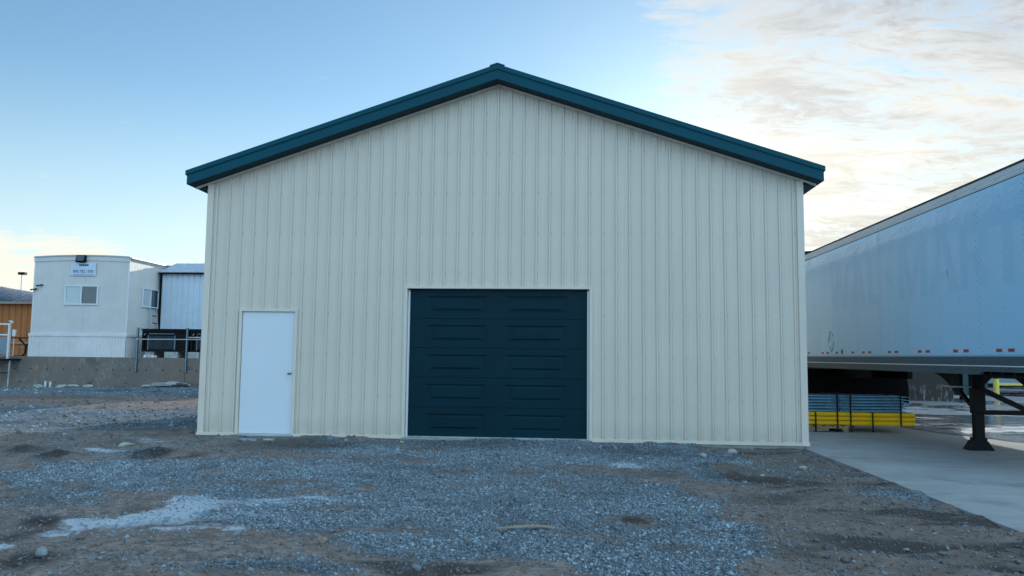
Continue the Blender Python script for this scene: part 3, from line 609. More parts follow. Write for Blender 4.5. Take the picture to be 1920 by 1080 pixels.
brk = sorted(set([round(p[0], 5) for p in prof]+[D1[0], D1[1], D2[0], D2[1], XC]))
mb = MB()
zb = lambda x: D1[2] if D1[0] < x < D1[1] else (D2[2] if D2[0] < x < D2[1] else 0.03)
sheet_wall(mb, brk, fh, zb, lambda x: top_z(x)-.02, lambda x, h, z: (x, -h, z))
# screws beside each rib on every girt line
k0 = -23
for k in range(k0, 24):
    cx = XC+k*.2286+.034
    if cx < .05 or cx > WB-.05: continue
    for z in [.055, .70, 1.40, 2.11, 2.82, 3.53, 4.24, 4.95, 5.66]:
        if z > top_z(cx)-.1: continue
        if (D1[0]-.06 < cx < D1[1]+.06 and z < D1[2]+.05) or (D2[0]-.06 < cx < D2[1]+.06 and z < D2[2]+.05): continue
        ring = [(cx+.008*math.cos(t*math.pi/3), -.008, z+.008*math.sin(t*math.pi/3)) for t in range(6)]
        mb.extrude(ring, (0, .009, 0), 1)
        if z < .1: ring = [(cx-.068+.007*math.cos(t*math.pi/3), -.008, z+.007*math.sin(t*math.pi/3)) for t in range(6)]; mb.extrude(ring, (0, .009, 0), 1)
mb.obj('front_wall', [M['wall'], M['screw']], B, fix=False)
for nm, xx, sg in (('side_wall', 0.0, -1), ('side_wall', WB, 1)):
    mb = MB(); pr, f2 = rib_profile(.05, DEPTH, .3); bk = [p[0] for p in pr]
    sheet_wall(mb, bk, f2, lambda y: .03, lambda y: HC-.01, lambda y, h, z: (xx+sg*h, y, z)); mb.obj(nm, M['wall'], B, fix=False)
mb = MB(); pr, f2 = rib_profile(0, WB, XC); bk = sorted(set([p[0] for p in pr]+[XC]))
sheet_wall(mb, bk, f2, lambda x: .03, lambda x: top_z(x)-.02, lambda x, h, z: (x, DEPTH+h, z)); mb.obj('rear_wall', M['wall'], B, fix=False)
# corner trims
for x, sg in ((0, 1), (WB, -1)):
    mb = MB(); xa, xb = sorted((x-sg*.022, x+sg*.09)); mb.box(xa, xb, -.027, -.0225, .0, HC-.03 + (0))
    xo = x-sg*.022; xa, xb = sorted((xo, xo+sg*.005)); mb.box(xa, xb, -.0225, .1, 0, HC-.05)
    xi = x+sg*.09; xa, xb = sorted((xi, xi-sg*.006)); mb.box(xa, xb, -.0225, -.008, 0, HC-.02)
    mb.obj('corner_trim', M['trim'], B)
# base trim pieces between the openings
for a, b in ((-.03, D1[0]-.045), (D1[1]+.045, D2[0]-.05), (D2[1]+.05, WB+.035)):
    mb = MB(); mb.box(a, b, -.045, .0, .005, .032); mb.box(a, b, -.046, -.040, -.018, .006); mb.obj('base_trim', M['trim'], B)
mb = MB(); mb.box(.02, WB-.05, -.012, .25, -.25, -.002); mb.obj('foundation', M['foundation'], B)
# rake trim under the soffit
mb = MB()
for sg in (-1, 1):
    xe = XC+sg*(XC+.24); ze = HC-SL*.24
    mb.extrude([(XC, -.034, top_z(XC)-.035), (xe, -.034, ze-.035), (xe, -.034, ze+.0), (XC, -.034, top_z(XC)+.0)], (0, .030, 0))
mb.obj('rake_trim', M['trim'], B)
# roof, soffit, fascia
OV, OX = .315, .275            # front overhang, eave overhang
xl, xr = -OX, WB+OX; zl_ = HC-SL*OX; RT = .235
apex = HC+SL*XC
mb = MB()
for sg in (-1, 1):
    xe = XC+sg*(XC+OX); z0 = zl_; nseg = 54
    # roof sheet with standing ribs along the slope
    yb = list(np.arange(-OV-.02, DEPTH+.3, .2286))
    t0 = RT-.005
    mb.extrude([(XC, -OV+.004, apex+t0-.03), (xe, -OV+.004, z0+t0-.03), (xe, -OV+.004, z0+t0), (XC, -OV+.004, apex+t0)], (0, DEPTH+2*OV, 0))
    for y in yb[1:]:
        mb.extrude([(XC, y, apex+t0-.001), (xe, y, z0+t0-.001), (xe, y, z0+t0+.02), (XC, y, apex+t0+.02)], (0, .03, 0))
mb.obj('roof', M['teal'], B)
mb = MB()
for sg in (-1, 1):
    xe = XC+sg*(XC+OX); z0 = zl_
    # rake fascia (front), overhanging roof edge trim above it
    mb.extrude([(XC, -OV, apex), (xe, -OV, z0), (xe, -OV, z0+.165), (XC, -OV, apex+.165)], (0, .02, 0))
    mb.extrude([(XC, -OV-.022, apex+.169), (xe+sg*.02, -OV-.022, z0+.163), (xe+sg*.02, -OV-.022, z0+.243), (XC, -OV-.022, apex+.249)], (0, .05, 0))
    mb.extrude([(XC, -OV-.008, apex+.158), (xe+sg*.008, -OV-.008, z0+.152), (xe+sg*.008, -OV-.008, z0+.1635), (XC, -OV-.008, apex+.1695)], (0, .03, 0))
mb.obj('rake_fascia', M['teal'], B)
for sg in (-1, 1):
    mb = MB(); xe = XC+sg*(XC+OX); xa, xb = sorted((xe, xe-sg*.02)); mb.box(xa, xb, -OV+.02, DEPTH+.3, zl_+.0, zl_+.165)
    xa, xb = sorted((xe+sg*.02, xe-sg*.01)); mb.box(xa, xb, -OV+.03, DEPTH+.3, zl_+.168, zl_+.238)
    mb.obj('eave_fascia', M['teal'], B)
mb = MB(); mb.extrude([(XC-.13, -OV-.028, apex+.249-.13*SL), (XC, -OV-.028, apex+.249), (XC+.13, -OV-.028, apex+.249-.13*SL), (XC+.13, -OV-.028, apex+.274-.13*SL), (XC, -OV-.028, apex+.274), (XC-.13, -OV-.028, apex+.274-.13*SL)], (0, DEPTH+2*OV, 0)); mb.obj('ridge_cap', M['teal'], B)
mb = MB(); nb = 52
for sg in (-1, 1):
    xe = XC+sg*(XC+OX-.02)
    for k in range(nb):                                                 # soffit boards under the rake, one groove each
        t0, t1 = k/nb, (k+.93)/nb; xa, xb = XC+(xe-XC)*t0, XC+(xe-XC)*t1; za, zb_ = apex-abs(xa-XC)*SL, apex-abs(xb-XC)*SL
        xg = XC+(xe-XC)*(k+1)/nb; zg_ = apex-abs(xg-XC)*SL
        mb.poly([(xa, -OV+.02, za+.004), (xb, -OV+.02, zb_+.004), (xb, -.004, zb_+.004), (xa, -.004, za+.004)])
        mb.poly([(xb, -OV+.02, zb_+.016), (xg, -OV+.02, zg_+.016), (xg, -.004, zg_+.016), (xb, -.004, zb_+.016)], 1)
mb.obj('rake_soffit', [M['soffit'], M['hole']], B)
for sg in (-1, 1):
    mb = MB(); xi = XC+sg*(XC+.022); xe = XC+sg*(XC+OX-.02); xa, xb = sorted((xi, xe))
    for k in range(100):
        y0 = .0+k*.152; 
        if y0 > DEPTH: break
        mb.box(xa, xb, y0, y0+.142, zl_+.002, zl_+.012)
    mb.box(xa, xb, 0, DEPTH, zl_+.0125, zl_+.016)
    mb.obj('eave_soffit', M['soffit'], B)
# entry door
DR = .02
mb = MB(); a, b, t = D1
for (x0, x1, z0, z1) in ((a-.045, a-.002, .0, t+.045), (b+.002, b+.045, .0, t+.045), (a-.002, b+.002, t+.006, t+.045)):
    mb.box(x0, x1, -.034, .05, z0, z1)
mb.obj('door_frame', M['trim'], B)
E_ = MB(); E_.box(a+.008, b-.008, .004, .045, .022, t-.004, bev=.003); ed = E_.obj('entry_door', M['white_door'], B)
mb = MB(); mb.box(a-.001, b+.001, .0455, .055, .02, t+.005); mb.obj('door_stop', M['hole'], B)
mb = MB(); mb.lathe((1.585, .004, 1.075), (0, -1, 0), [(0, .034), (.006, .034), (.010, .018), (.03, .014), (.036, .024), (.048, .029), (.060, .026), (.066, .014), (.068, 0.0005)]); mb.obj('door_knob', M['steel'], ed, smooth=True)
mb = MB(); mb.box(a, b, -.03, .05, -.02, .018, bev=.004); mb.obj('threshold', M['alu'], B)
# garage door
a, b, t = D2
mb = MB()
for (x0, x1, z0, z1) in ((a-.05, a-.002, .0, t+.04), (b+.002, b+.05, .0, t+.04), (a-.002, b+.002, t+.004, t+.04)):
    mb.box(x0, x1, -.034, .16, z0, z1)
mb.obj('opening_trim', M['trim'], B)
for (x0, x1) in ((a+.003, a+.034), (b-.034, b-.003)):
    mb = MB(); mb.box(x0, x1, .05, .14, .0, t-.02); mb.obj('jamb_seal', M['white'], B)
gd = MB(); gd.box(a+.002, b-.002, .145, .15, .01, t+.004); gdo = gd.obj('garage_door', M['hole'], B)
W_ = b-a; hs = (t-.012)/5
for k in range(5):
    z0, z1 = .012+k*hs+.002, .012+(k+1)*hs-.004; x0, x1 = a+.004, b-.004; y = .088
    mb = MB()
    # face with two pressed rectangles
    pan = [(a+.325, a+1.385), (a+1.70, a+2.77)]; pz0, pz1 = z0+.115, z1-.115
    xsn = [x0, pan[0][0], pan[0][1], pan[1][0], pan[1][1], x1]; zsn = [z0, pz0, pz1, z1]
    for i in range(5):
        for j in range(3):
            if i in (1, 3) and j == 1: continue
            mb.poly([(xsn[i], y, zsn[j]), (xsn[i+1], y, zsn[j]), (xsn[i+1], y, zsn[j+1]), (xsn[i], y, zsn[j+1])])
    for (p0, p1) in pan:
        rings = [(0, 0, 0), (.05, .017, .015), (.085, .028, .015), (.15, .055, .002)]      # groove then raised field
        R_ = [[(p0+q_, y+dp, pz0+o), (p1-q_, y+dp, pz0+o), (p1-q_, y+dp, pz1-o), (p0+q_, y+dp, pz1-o)] for q_, o, dp in rings]
        for q0, q1 in zip(R_[:-1], R_[1:]):
            for e in range(4): mb.poly([q0[e], q0[(e+1) % 4], q1[(e+1) % 4], q1[e]])
        mb.poly(R_[-1])
    # rounded meeting edges of the section
    mb.poly([(x0, y, z1), (x1, y, z1), (x1, y+.012, z1+.002), (x0, y+.012, z1+.002)]); mb.poly([(x0, y, z0), (x1, y, z0), (x1, y+.014, z0-.001), (x0, y+.014, z0-.001)])
    mb.obj('door_section', M['garage'], gdo, fix=False)
mb = MB(); mb.box(a-.0015, b+.0015, .06, .16, -.02, .010); mb.obj('door_sill', M['foundation'], B)
mb = MB(); mb.box(a+.04, b-.04, .075, .087, .006, .02); mb.obj('bottom_seal', M['galv'], gdo)

# ------------------------------------------------------------------ semi trailer
TX, TW, TN, TR = 12.5, 2.59, -2.72, 13.43
T = thing('semi_trailer', 'long white box semi trailer with faded lettering, parked beside the building', 'trailer', (TX+TW/2, 5, -.05))
mb = MB(); mb.box(TX, TX+TW, TN, TR, 1.475, 3.93)
# rivet columns of the side skin
def rivet(y, z, r=.0055, x=TX): mb.extrude([(x-.003, y+r*math.cos(t*math.pi/3), z+r*math.sin(t*math.pi/3)) for t in range(6)], (.004, 0, 0), 1)
yy = TN+.12; kk = 0
while yy < 7.6:
    st = .10 if kk % 2 == 0 else .20
    for z in np.arange(1.55, 3.9, st): rivet(yy, float(z), .008)
    if kk % 2 == 0:
        for z in np.arange(1.60, 3.9, st): rivet(yy+.07, float(z), .008)
    yy += .61; kk += 1
for y in np.arange(TN+.03, 7.6, .05): rivet(float(y), 1.49, .009)
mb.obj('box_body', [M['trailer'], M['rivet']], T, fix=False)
mb = MB(); mb.box(TX-.010, TX+TW+.01, TN, TR, 3.93, 4.075, bev=0); mb.box(TX-.015, TX+TW+.015, TN, TR, 4.0, 4.012)
for y in np.arange(TN+.03, 7.6, .055): mb.extrude([(TX-.013, y+.006*math.cos(t*math.pi/3), 3.952+.006*math.sin(t*math.pi/3)) for t in range(6)], (.004, 0, 0), 1)
for i, y in enumerate(np.arange(TN+.1, 7.6, .61)):
    for dy_ in (0, .07): mb.extrude([(TX-.013, y+dy_+.008*math.cos(t*math.pi/3), 3.978+.008*math.sin(t*math.pi/3)) for t in range(6)], (.004, 0, 0), 1)
mb.obj('top_rail', [M['toprail'], M['rivet']], T)
mb = MB(); mb.box(TX-.02, TX+TW+.02, TN-.01, TR, 4.076, 4.105); mb.obj('roof_edge', M['black'], T)
mb = MB(); mb.box(TX-.006, TX-.0008, TN, TR, 3.922, 3.929); mb.obj('seam_line', M['black'], T)
mb = MB()
mb.box(TX-.012, TX+.05, TN, TR, 1.345, 1.474); mb.box(TX-.004, TX+.05, -1.25, TR, 1.205, 1.3275)
mb.extrude([(TX-.004, -1.25, 1.3275), (TX-.004, TN, 1.3275), (TX-.004, TN, 1.255), (TX-.004, -1.33, 1.255), (TX-.004, -1.25, 1.205)], (.054, 0, 0))
for y in np.arange(TN+.05, 8, .11):
    for z in (1.25, 1.30):
        if y < -1.3 and z < 1.28: continue
        mb.extrude([(TX-.006, y+.006*math.cos(t*math.pi/3), z+.006*math.sin(t*math.pi/3)) for t in range(6)], (.004, 0, 0), 1)
mb.obj('bottom_rail', [M['botrail'], M['rivet']], T)
mb = MB(); mb.box(TX-.026, TX-.004, TN, TR, 1.328, 1.3445); mb.obj('rub_rail', M['toprail'], T)
mb = MB(); mb.box(TX+.052, TX+TW-.052, TN+.02, TR-.02, 1.33, 1.47)
for y in np.arange(TN+.3, TR-.2, .305): mb.box(TX+.052, TX+TW-.052, y, y+.06, 1.215, 1.3295)
mb.obj('floor_beams', M['black'], T)
mb = MB()
mb.box(TX+.2, TX+TW-.2, TN+.1, -1.0, 1.16, 1.214); mb.obj('coupler_plate', M['black'], T)
for x in (TX+.80, TX+TW-.90): mb = MB(); mb.box(x, x+.1, 5.2, 12.4, .98, 1.214); mb.obj('slider_rail', M['black'], T)
for (y, pair) in ((6.89, 0), (5.81, 0), (5.48, 0), (4.85, 0), (3.85, 0), (3.25, 0), (2.91, 0), (1.94, 0), (1.63, 0), (.66, 0), (.36, 0), (-.59, 0), (-.91, 0), (-1.83, 0), (-2.13, 0)):
    mb = MB(); mb.box(TX-.0045, TX-.0005, y-.075, y+.075, 1.537, 1.583); mb.obj('red_reflector_tape', M['tape_red'], T)
    mb = MB(); mb.box(TX-.004, TX-.0005, y+.092, y+.26, 1.537, 1.583); mb.obj('white_reflector_tape', M['tape_white'], T)
mb = MB(); mb.poly([(TX-.003, 4.5, 1.66), (TX-.003, 4.42, 1.58), (TX-.003, 4.5, 1.50), (TX-.003, 4.58, 1.58)]); mb.obj('placard', M['decal'], T)
# hand-drawn looking mark: open letter over a small triangle
mb = MB(); L3 = lambda u, v: (TX-.003, 5.2-u, 1.64+v)
for (p, q_) in (((-.20, .16), (-.05, .42)), ((-.05, .42), (-.02, .38)), ((-.13, .24), (.10, .24)), ((.09, .36), (.12, .30)), ((-.13, .06), (.16, .06)), ((-.13, .06), (.01, -.06)), ((.16, .06), (.01, -.06)), ((.12, .08), (.17, .17))):
    A_, B_ = L3(*p), L3(*q_); mb.bar(A_, B_, .002, .011, upv=(1, 0, 0))
mb.obj('drawn_mark', M['decal'], T)
# ghost lettering
gl = MB(); LET = [('W', 5.25, 3.93), ('A', 3.86, 3.00), ('L', 2.90, 2.30), ('M', 1.45, .30), ('A', .22, -.74), ('R', -.84, -1.64), ('T', -1.68, -2.62)]
OUT = {'W': [(0,1),(.17,0),(.36,0),(.5,.62),(.64,0),(.83,0),(1,1),(.82,1),(.72,.36),(.58,1),(.42,1),(.28,.36),(.18,1)],
       'L': [(0,0),(1,0),(1,.2),(.38,.2),(.38,1),(0,1)],
       'M': [(0,0),(0,1),(.26,1),(.5,.34),(.74,1),(1,1),(1,0),(.79,0),(.79,.62),(.57,0),(.43,0),(.21,.62),(.21,0)],
       'T': [(.36,0),(.64,0),(.64,.82),(1,.82),(1,1),(0,1),(0,.82),(.36,.82)]}
LP = {'A': [[(0,0),(.24,0),(.46,.86),(.38,1),(.36,1)], [(.76,0),(1,0),(.64,1),(.3805,1),(.46,.861)], [(.30,.20),(.70,.20),(.655,.36),(.34,.36)]],
      'R': [[(0,0),(.28,0),(.28,1),(0,1)], [(.281,.82),(.281,1),(.75,1),(.93,.93),(1,.78),(1,.62),(.92,.5),(.78,.43),(1,0),(.70,0),(.50,.40),(.281,.40),(.281,.56),(.60,.56),(.70,.62),(.70,.76),(.62,.82)]]}
for ch, y0, y1 in LET:
    for o_ in ([OUT[ch]] if ch in OUT else LP[ch]): gl.poly([(TX-.0012, y0+(y1-y0)*u, 2.5+1.01*v) for u, v in o_])
st = []
for k in range(10):
    r = .30 if k % 2 == 0 else .115; t = math.pi/2+k*math.pi/5; st.append((TX-.0012, 1.87-r*math.cos(t)*.9, 3.0+r*math.sin(t)*1.05))
cst = (TX-.0012, 1.87, 3.0)
for k in range(10): gl.poly([cst, st[k], st[(k+1) % 10]])
gl.obj('faded_lettering', M['ghost'], T, fix=False)
mb = MB(); mb.box(TX+.02, TX+TW-.02, TN-.03, TN-.001, 1.3, 4.05); mb.obj('front_panel', M['toprail'], T)
mb = MB(); mb.box(TX, TX+TW, TR+.001, TR+.04, 1.2, 4.06); mb.obj('rear_doors', M['toprail'], T)
# landing gear
LY = .17
for x, foot in ((13.175, 1), (14.42, 1)):
    mb = MB(); mb.box(x-.095, x+.095, LY-.075, LY+.075, .55, 1.214, bev=.01); mb.box(x-.075, x+.075, LY-.06, LY+.06, .10, .5499, bev=.008)
    lg = mb.obj('landing_leg', M['black'], T)
    mb = MB(); mb.extrude([(x-.10, LY-.10, .10), (x+.10, LY-.10, .10), (x+.19, LY-.10, -.035), (x+.19, LY-.10, -.05), (x-.19, LY-.10, -.05), (x-.19, LY-.10, -.035)], (0, .24, 0)); mb.box(x-.10, x+.10, LY-.07, LY+.09, .101, .15); mb.obj('foot', M['black'], lg)
    mb = MB(); mb.bar((x-.03, LY+.05, .62), (x-.03, LY+1.05, 1.2), .06, .05); mb.bar((x-.03, LY-.05, .95), (x-.03, LY-.55, 1.2), .05); 
    mb.extrude([(x-.06, LY+.45, 1.21), (x-.06, LY+1.5, 1.21), (x-.06, LY+1.12, 1.13), (x-.06, LY+.82, 1.0), (x-.06, LY+.62, .84), (x-.06, LY+.45, .82)], (.06, 0, 0)); mb.obj('brace', M['black'], lg)
mb = MB(); mb.box(13.271, 14.324, LY-.04, LY+.04, .525, .60); mb.bar((13.25, LY-.055, .93), (14.32, LY-.055, .42), .03, .085); mb.obj('cross_brace', M['black'], T)
mb = MB(); mb.tube((13.08, LY, .98), (12.75, LY, .98), .016); mb.bar((12.75, LY, .98), (12.75, LY+.28, .99), .02); mb.obj('crank_handle', M['galv'], T)
# tandem wheels
for y in (8.0, 9.28):
    ax = MB(); ax.tube((TX+.15, y, .47), (TX+TW-.15, y, .47), .07); axo = ax.obj('axle', M['black'], T)
    for x in (TX+.03, TX+.36, TX+TW-.64, TX+TW-.31):
        w = MB(); prof_ = [(0, .30), (.0, .44), (.02, .49), (.05, .51), (.23, .51), (.26, .49), (.28, .44), (.28, .30)]
        w.lathe((x, y, .46), (1, 0, 0), prof_, 32); wo2 = w.obj('tyre', M['rubber'], axo, smooth=True)
        w = MB(); w.lathe((x+.02, y, .46), (1, 0, 0), [(0, .001), (.02, .14), (.05, .16), (.05, .28), (0, .30), (.24, .30), (.24, .001)], 24); w.obj('rim', M['galv'], wo2, smooth=True)
mb = MB()
arc = [(15.08, .30)]+[(15.08-.42*(1-math.cos(t)), .74+.42*math.sin(t)) for t in np.linspace(0, math.pi/2, 8)]
pts = [(12.55, 7.3, .30)]+[(x, 7.3, z) for x, z in arc]+[(12.55, 7.3, 1.16)]
mb.extrude(pts, (0, .03, 0)); mb.obj('mud_flap', M['rubber'], T)

# loading dock and dark cladding behind the trailer
dk = thing('loading_dock_building', 'dark clad warehouse behind the white trailer', 'building', (16, 34, 0))
mb = MB(); mb.box(20.5, 60, 34, 50, 1.0, 5.2); mb.obj('wall', M['dock'], dk)
mb = MB(); mb.box(20.4, 60, 33.9, 50, 0, .999); mb.obj('plinth', M['dock'], dk)
mb = MB(); mb.box(20.2, 60.2, 33.6, 50.3, 5.2, 5.5); mb.obj('roof', M['black'], dk)
mb = MB(); mb.box(10.6, 15.3, 15.2, 17.0, -.1, 1.18, bev=.02)
single(mb, 'dock_block', M['dock'], 'dark rubber-faced dock block behind the trailer wheels', 'dock', (13, 15.2, -.1))
# distant roof just above the trailer's far end
fr = thing('distant_building', 'distant building whose dark roof shows between wall corner and trailer', 'building', (36, 64, 0))
mb = MB(); mb.box(27, 60, 62, 80, 0, 10.9); mb.obj('wall', M['greyp'], fr)
mb = MB(); mb.box(26.4, 60.6, 61.4, 80.6, 10.9, 11.4); mb.extrude([(26.4, 61.4, 11.4), (60.6, 61.4, 11.4), (54, 61.4, 12.2), (36, 61.4, 12.2)], (0, 19, 0)); mb.obj('roof', M['dock'], fr)

# right-hand low concrete wall
cw = thing('concrete_barrier_wall', 'low stained concrete wall seen under the trailer', 'wall', (18, 16.2, -.05))
mb = MB(); mb.box(15.6, 20.3, 16.0, 16.35, -.06, 1.25, bev=.02); mb.obj('wall_panel', M['concrete2'], cw)
mb = MB(); mb.box(15.5, 20.4, 15.95, 16.4, 1.251, 1.32); mb.obj('coping', M['concrete2'], cw)
# teal refuse bin
tb = thing('refuse_bin', 'dark teal steel refuse bin behind the landing leg', 'bin', (21.4, 17.6, -.05))
mb = MB(); mb.extrude([(20.95, 17, .12), (21.95, 17, .12), (22.1, 17, 1.2), (20.75, 17, 1.35)], (0, 1.4, 0)); mb.obj('body', M['teal_bin'], tb)
mb = MB(); 
for x in (21.05, 21.35, 21.65, 21.88): mb.box(x, x+.05, 16.95, 16.998, .15, 1.15)
mb.obj('rib', M['teal_bin'], tb)
mb = MB(); mb.bar((20.7, 17.7, 1.37), (22.15, 17.7, 1.22), 1.44, .04, upv=(0, 0, 1)); mb.obj('lid', M['black'], tb)
for x in (21.05, 21.8):
    for y in (17.1, 18.3): mb = MB(); mb.tube((x, y, .03), (x+.05, y, .03), .07); mb.obj('castor', M['rubber'], tb)
# yellow bollard and rail
by = thing('bollard', 'yellow steel bollard with a black band beside the yellow rail', 'bollard', (23.88, 20, -.04))
mb = MB(); mb.lathe((23.88, 20, -.04), (0, 0, 1), [(0, .105), (.90, .105), (.935, .09), (.95, .05), (.953, .001)], 20); mb.obj('post', M['yellow_safety'], by, smooth=True)
mb = MB(); mb.lathe((23.88, 20, .70), (0, 0, 1), [(0, .107), (.07, .107)], 20); mb.obj('band', M['black'], by)
rl = thing('guard_rail', 'long yellow horizontal guard rail right of the bollard', 'rail', (26, 20.1, -.04))
mb = MB(); mb.box(23.99, 32, 20.05, 20.10, .43, .53); mb.obj('rail', M['yellow_safety'], rl)
for x in (26.6, 29.4, 31.9): mb = MB(); mb.box(x, x+.09, 20.101, 20.19, -.05, .6); mb.obj('post', M['yellow_safety'], rl)
# parked pickup far right
pk = thing('parked_pickup', 'blue-grey pickup parked beyond the yellow rail', 'pickup', (27, 24, -.04))
mb = MB(); mb.extrude([(23.6, 23.1, .42), (23.55, 23.1, .62), (23.7, 23.1, 1.02), (25.0, 23.1, 1.10), (25.5, 23.1, 1.72), (27.2, 23.1, 1.76), (27.5, 23.1, 1.12), (29.3, 23.1, 1.10), (29.3, 23.1, .45)], (0, 1.85, 0)); mb.obj('body', M['carpaint'], pk)
mb = MB(); mb.extrude([(25.25, 23.094, 1.14), (25.62, 23.094, 1.64), (27.05, 23.094, 1.66), (27.3, 23.094, 1.14)], (0, .004, 0)); mb.obj('side_window', M['glass_dark'], pk)
mb = MB(); mb.box(23.5, 23.62, 23.1, 24.95, .35, .55, bev=.02); mb.obj('bumper', M['galv'], pk)
mb = MB(); mb.box(23.6, 23.68, 23.15, 23.45, .72, .88); mb.obj('headlight', M['lampglass'], pk)
mb = MB(); mb.box(23.7, 29.2, 23.2, 24.85, .28, .415); mb.obj('chassis', M['black'], pk)
for x in (24.6, 28.3):
    for y in (23.05, 24.75):
        w = MB(); w.lathe((x, y, .34), (0, 1, 0), [(0, .22), (0, .33), (.03, .38), (.2, .38), (.23, .33), (.23, .22)], 24); wh = w.obj('tyre', M['rubber'], pk, smooth=True)
        w = MB(); w.lathe((x, y+.01, .34), (0, 1, 0), [(0, .001), (.0, .1), (.03, .2), (.0, .22), (.2, .22), (.2, .001)], 20); w.obj('rim', M['alu'], wh, smooth=True)

# ------------------------------------------------------------------ pallet, beams, wire decks
PY = 3.02
p_ = thing('pallet', 'wooden pallet under the yellow beams on the slab', 'pallet', (11.5, PY, -.05))
for (y0, y1) in ((PY, PY+.04), (PY+.5, PY+.54), (PY+1.0, PY+1.04)):
    mb = MB()
    mb.extrude([(10.56, y0, -.035), (10.62, y0, -.035), (10.62, y0, .03), (10.86, y0, .03), (10.86, y0, -.035), (11.5, y0, -.035), (11.5, y0, -.035), (11.68, y0, -.035), (11.70, y0, .02), (11.95, y0, .02), (11.97, y0, -.035), (12.08, y0, -.035), (12.08, y0, .062), (10.56, y0, .062)], (0, y1-y0, 0)); mb.obj('stringer', M['wood'], p_)
for k in range(9): mb = MB(); x = 10.56+k*.178; mb.box(x, x+.10, PY-.01, PY+1.05, .0625, .08); mb.obj('deck_board', M['wood'], p_)
for x in (10.56, 11.3, 12.0): mb = MB(); mb.box(x, x+.08, PY-.0, PY+1.05, -.05, -.0355); mb.obj('bottom_board', M['wood'], p_)
LAY = ['bottom', 'middle', 'top']; ROW = ['front', 'second', 'third', 'fourth', 'rear']
for j in range(3):
    z0 = .081+j*.088
    for r_ in range(5):
        y0 = PY-.02+r_*.205; x1 = 13.37-(.0 if r_ == 0 else .03*((j*3+r_) % 3)); x0 = 10.55
        mb = MB(); 
        # step-shaped rack beam section
        mb.extrude([(x0, y0+.07, z0), (x0, y0+.19, z0), (x0, y0+.19, z0+.086), (x0, y0, z0+.086), (x0, y0, z0+.027), (x0, y0+.07, z0+.027)], (x1-x0, 0, 0))
        bo = mb.obj('rack_beam', M['yellow'], None, loc=(12, y0, z0)); tag(bo, 'yellow steel rack beam, %s layer of the bundle on the pallet, %s row' % (LAY[j], ROW[r_]), 'rack beam', 'yellow rack beams on the pallet')
        mb = MB(); mb.box(x1+.0005, x1+.006, y0+.005, y0+.185, z0-.0+.002, z0+.08); mb.obj('end_plate', M['yellow'], bo)
ORD = ['lowest', 'second from the bottom', 'third from the bottom', 'fourth from the bottom', 'fifth from the bottom', 'topmost']
for k in range(6):
    z = .372+k*.060; mb = MB(); xo = .02*math.sin(k*2.3); x0, x1 = 10.62+xo, 13.20+xo; y0, y1 = PY+.03, PY+1.0
    for sx_ in (0, 1):                                                     # two decks side by side make the layer
        a0 = x0+sx_*(x1-x0)/2+.012; a1 = x0+(sx_+1)*(x1-x0)/2-.012
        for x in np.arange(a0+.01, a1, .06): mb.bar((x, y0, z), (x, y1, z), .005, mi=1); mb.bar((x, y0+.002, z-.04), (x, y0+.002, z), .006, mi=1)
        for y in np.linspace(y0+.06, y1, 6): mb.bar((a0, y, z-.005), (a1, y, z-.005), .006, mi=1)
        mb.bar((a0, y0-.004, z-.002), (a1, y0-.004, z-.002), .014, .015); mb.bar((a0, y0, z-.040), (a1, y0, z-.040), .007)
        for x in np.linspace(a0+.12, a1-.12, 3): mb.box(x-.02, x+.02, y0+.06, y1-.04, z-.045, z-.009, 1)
    for y in np.linspace(y0+.05, y1-.1, 5): mb.bar((x1-.02, y, z-.012), (x1+.14, y, z-.012), .010)
    single(mb, 'wire_deck', [M['blue_wire'], M['wire_dark']], 'blue-grey wire rack deck layer, %s of the stack on the yellow beams' % ORD[k], 'wire deck', (11.9, PY, z-.04), 'wire decks stacked on the beams')
SN = ['leftmost', 'second from the left, reaching over the wire decks', 'middle, reaching over the wire decks', 'second from the right, round the beams only', 'rightmost, reaching over the wire decks']
for i, (x, hi) in enumerate(((10.98 if False else 11.42, 0), (11.82, 1), (12.10, 1), (12.55, 0), (13.12, 1))):
    x += -.0
for i, (px, hi) in enumerate(((11.43, 0), (11.86, 1), (12.12, 1), (12.55, 0), (13.10, 1))):
    zt = .70 if hi else .345; zb0 = -.045 if px < 12.7 else .075; mb = MB(); y0 = PY-.028; y1 = PY+1.06; w = .03; th_ = .004
    mb.box(px-w/2, px+w/2, y0-th_, y0, zb0, zt); mb.box(px-w/2, px+w/2, y1, y1+th_, zb0, zt); mb.box(px-w/2, px+w/2, y0-th_, y1+th_, zt+.0005, zt+th_); 
    single(mb, 'strap', M['strap'], 'black strap on the pallet bundle, '+SN[i], 'strap', (px, y0, zb0), 'straps round the pallet bundle')
bp = thing('rack_upright', 'blue steel rack upright standing behind the wire decks at the wall corner', 'rack upright', (11.75, 5.2, -.05))
mb = MB(); mb.box(11.72, 11.80, 5.2, 5.28, -.05, 1.0); mb.obj('post', M['blue_post'], bp)
mb = MB(); mb.box(11.60, 11.86, 5.15, 5.19, .92, 1.08, bev=.006); mb.obj('head_plate', M['blue_post'], bp)

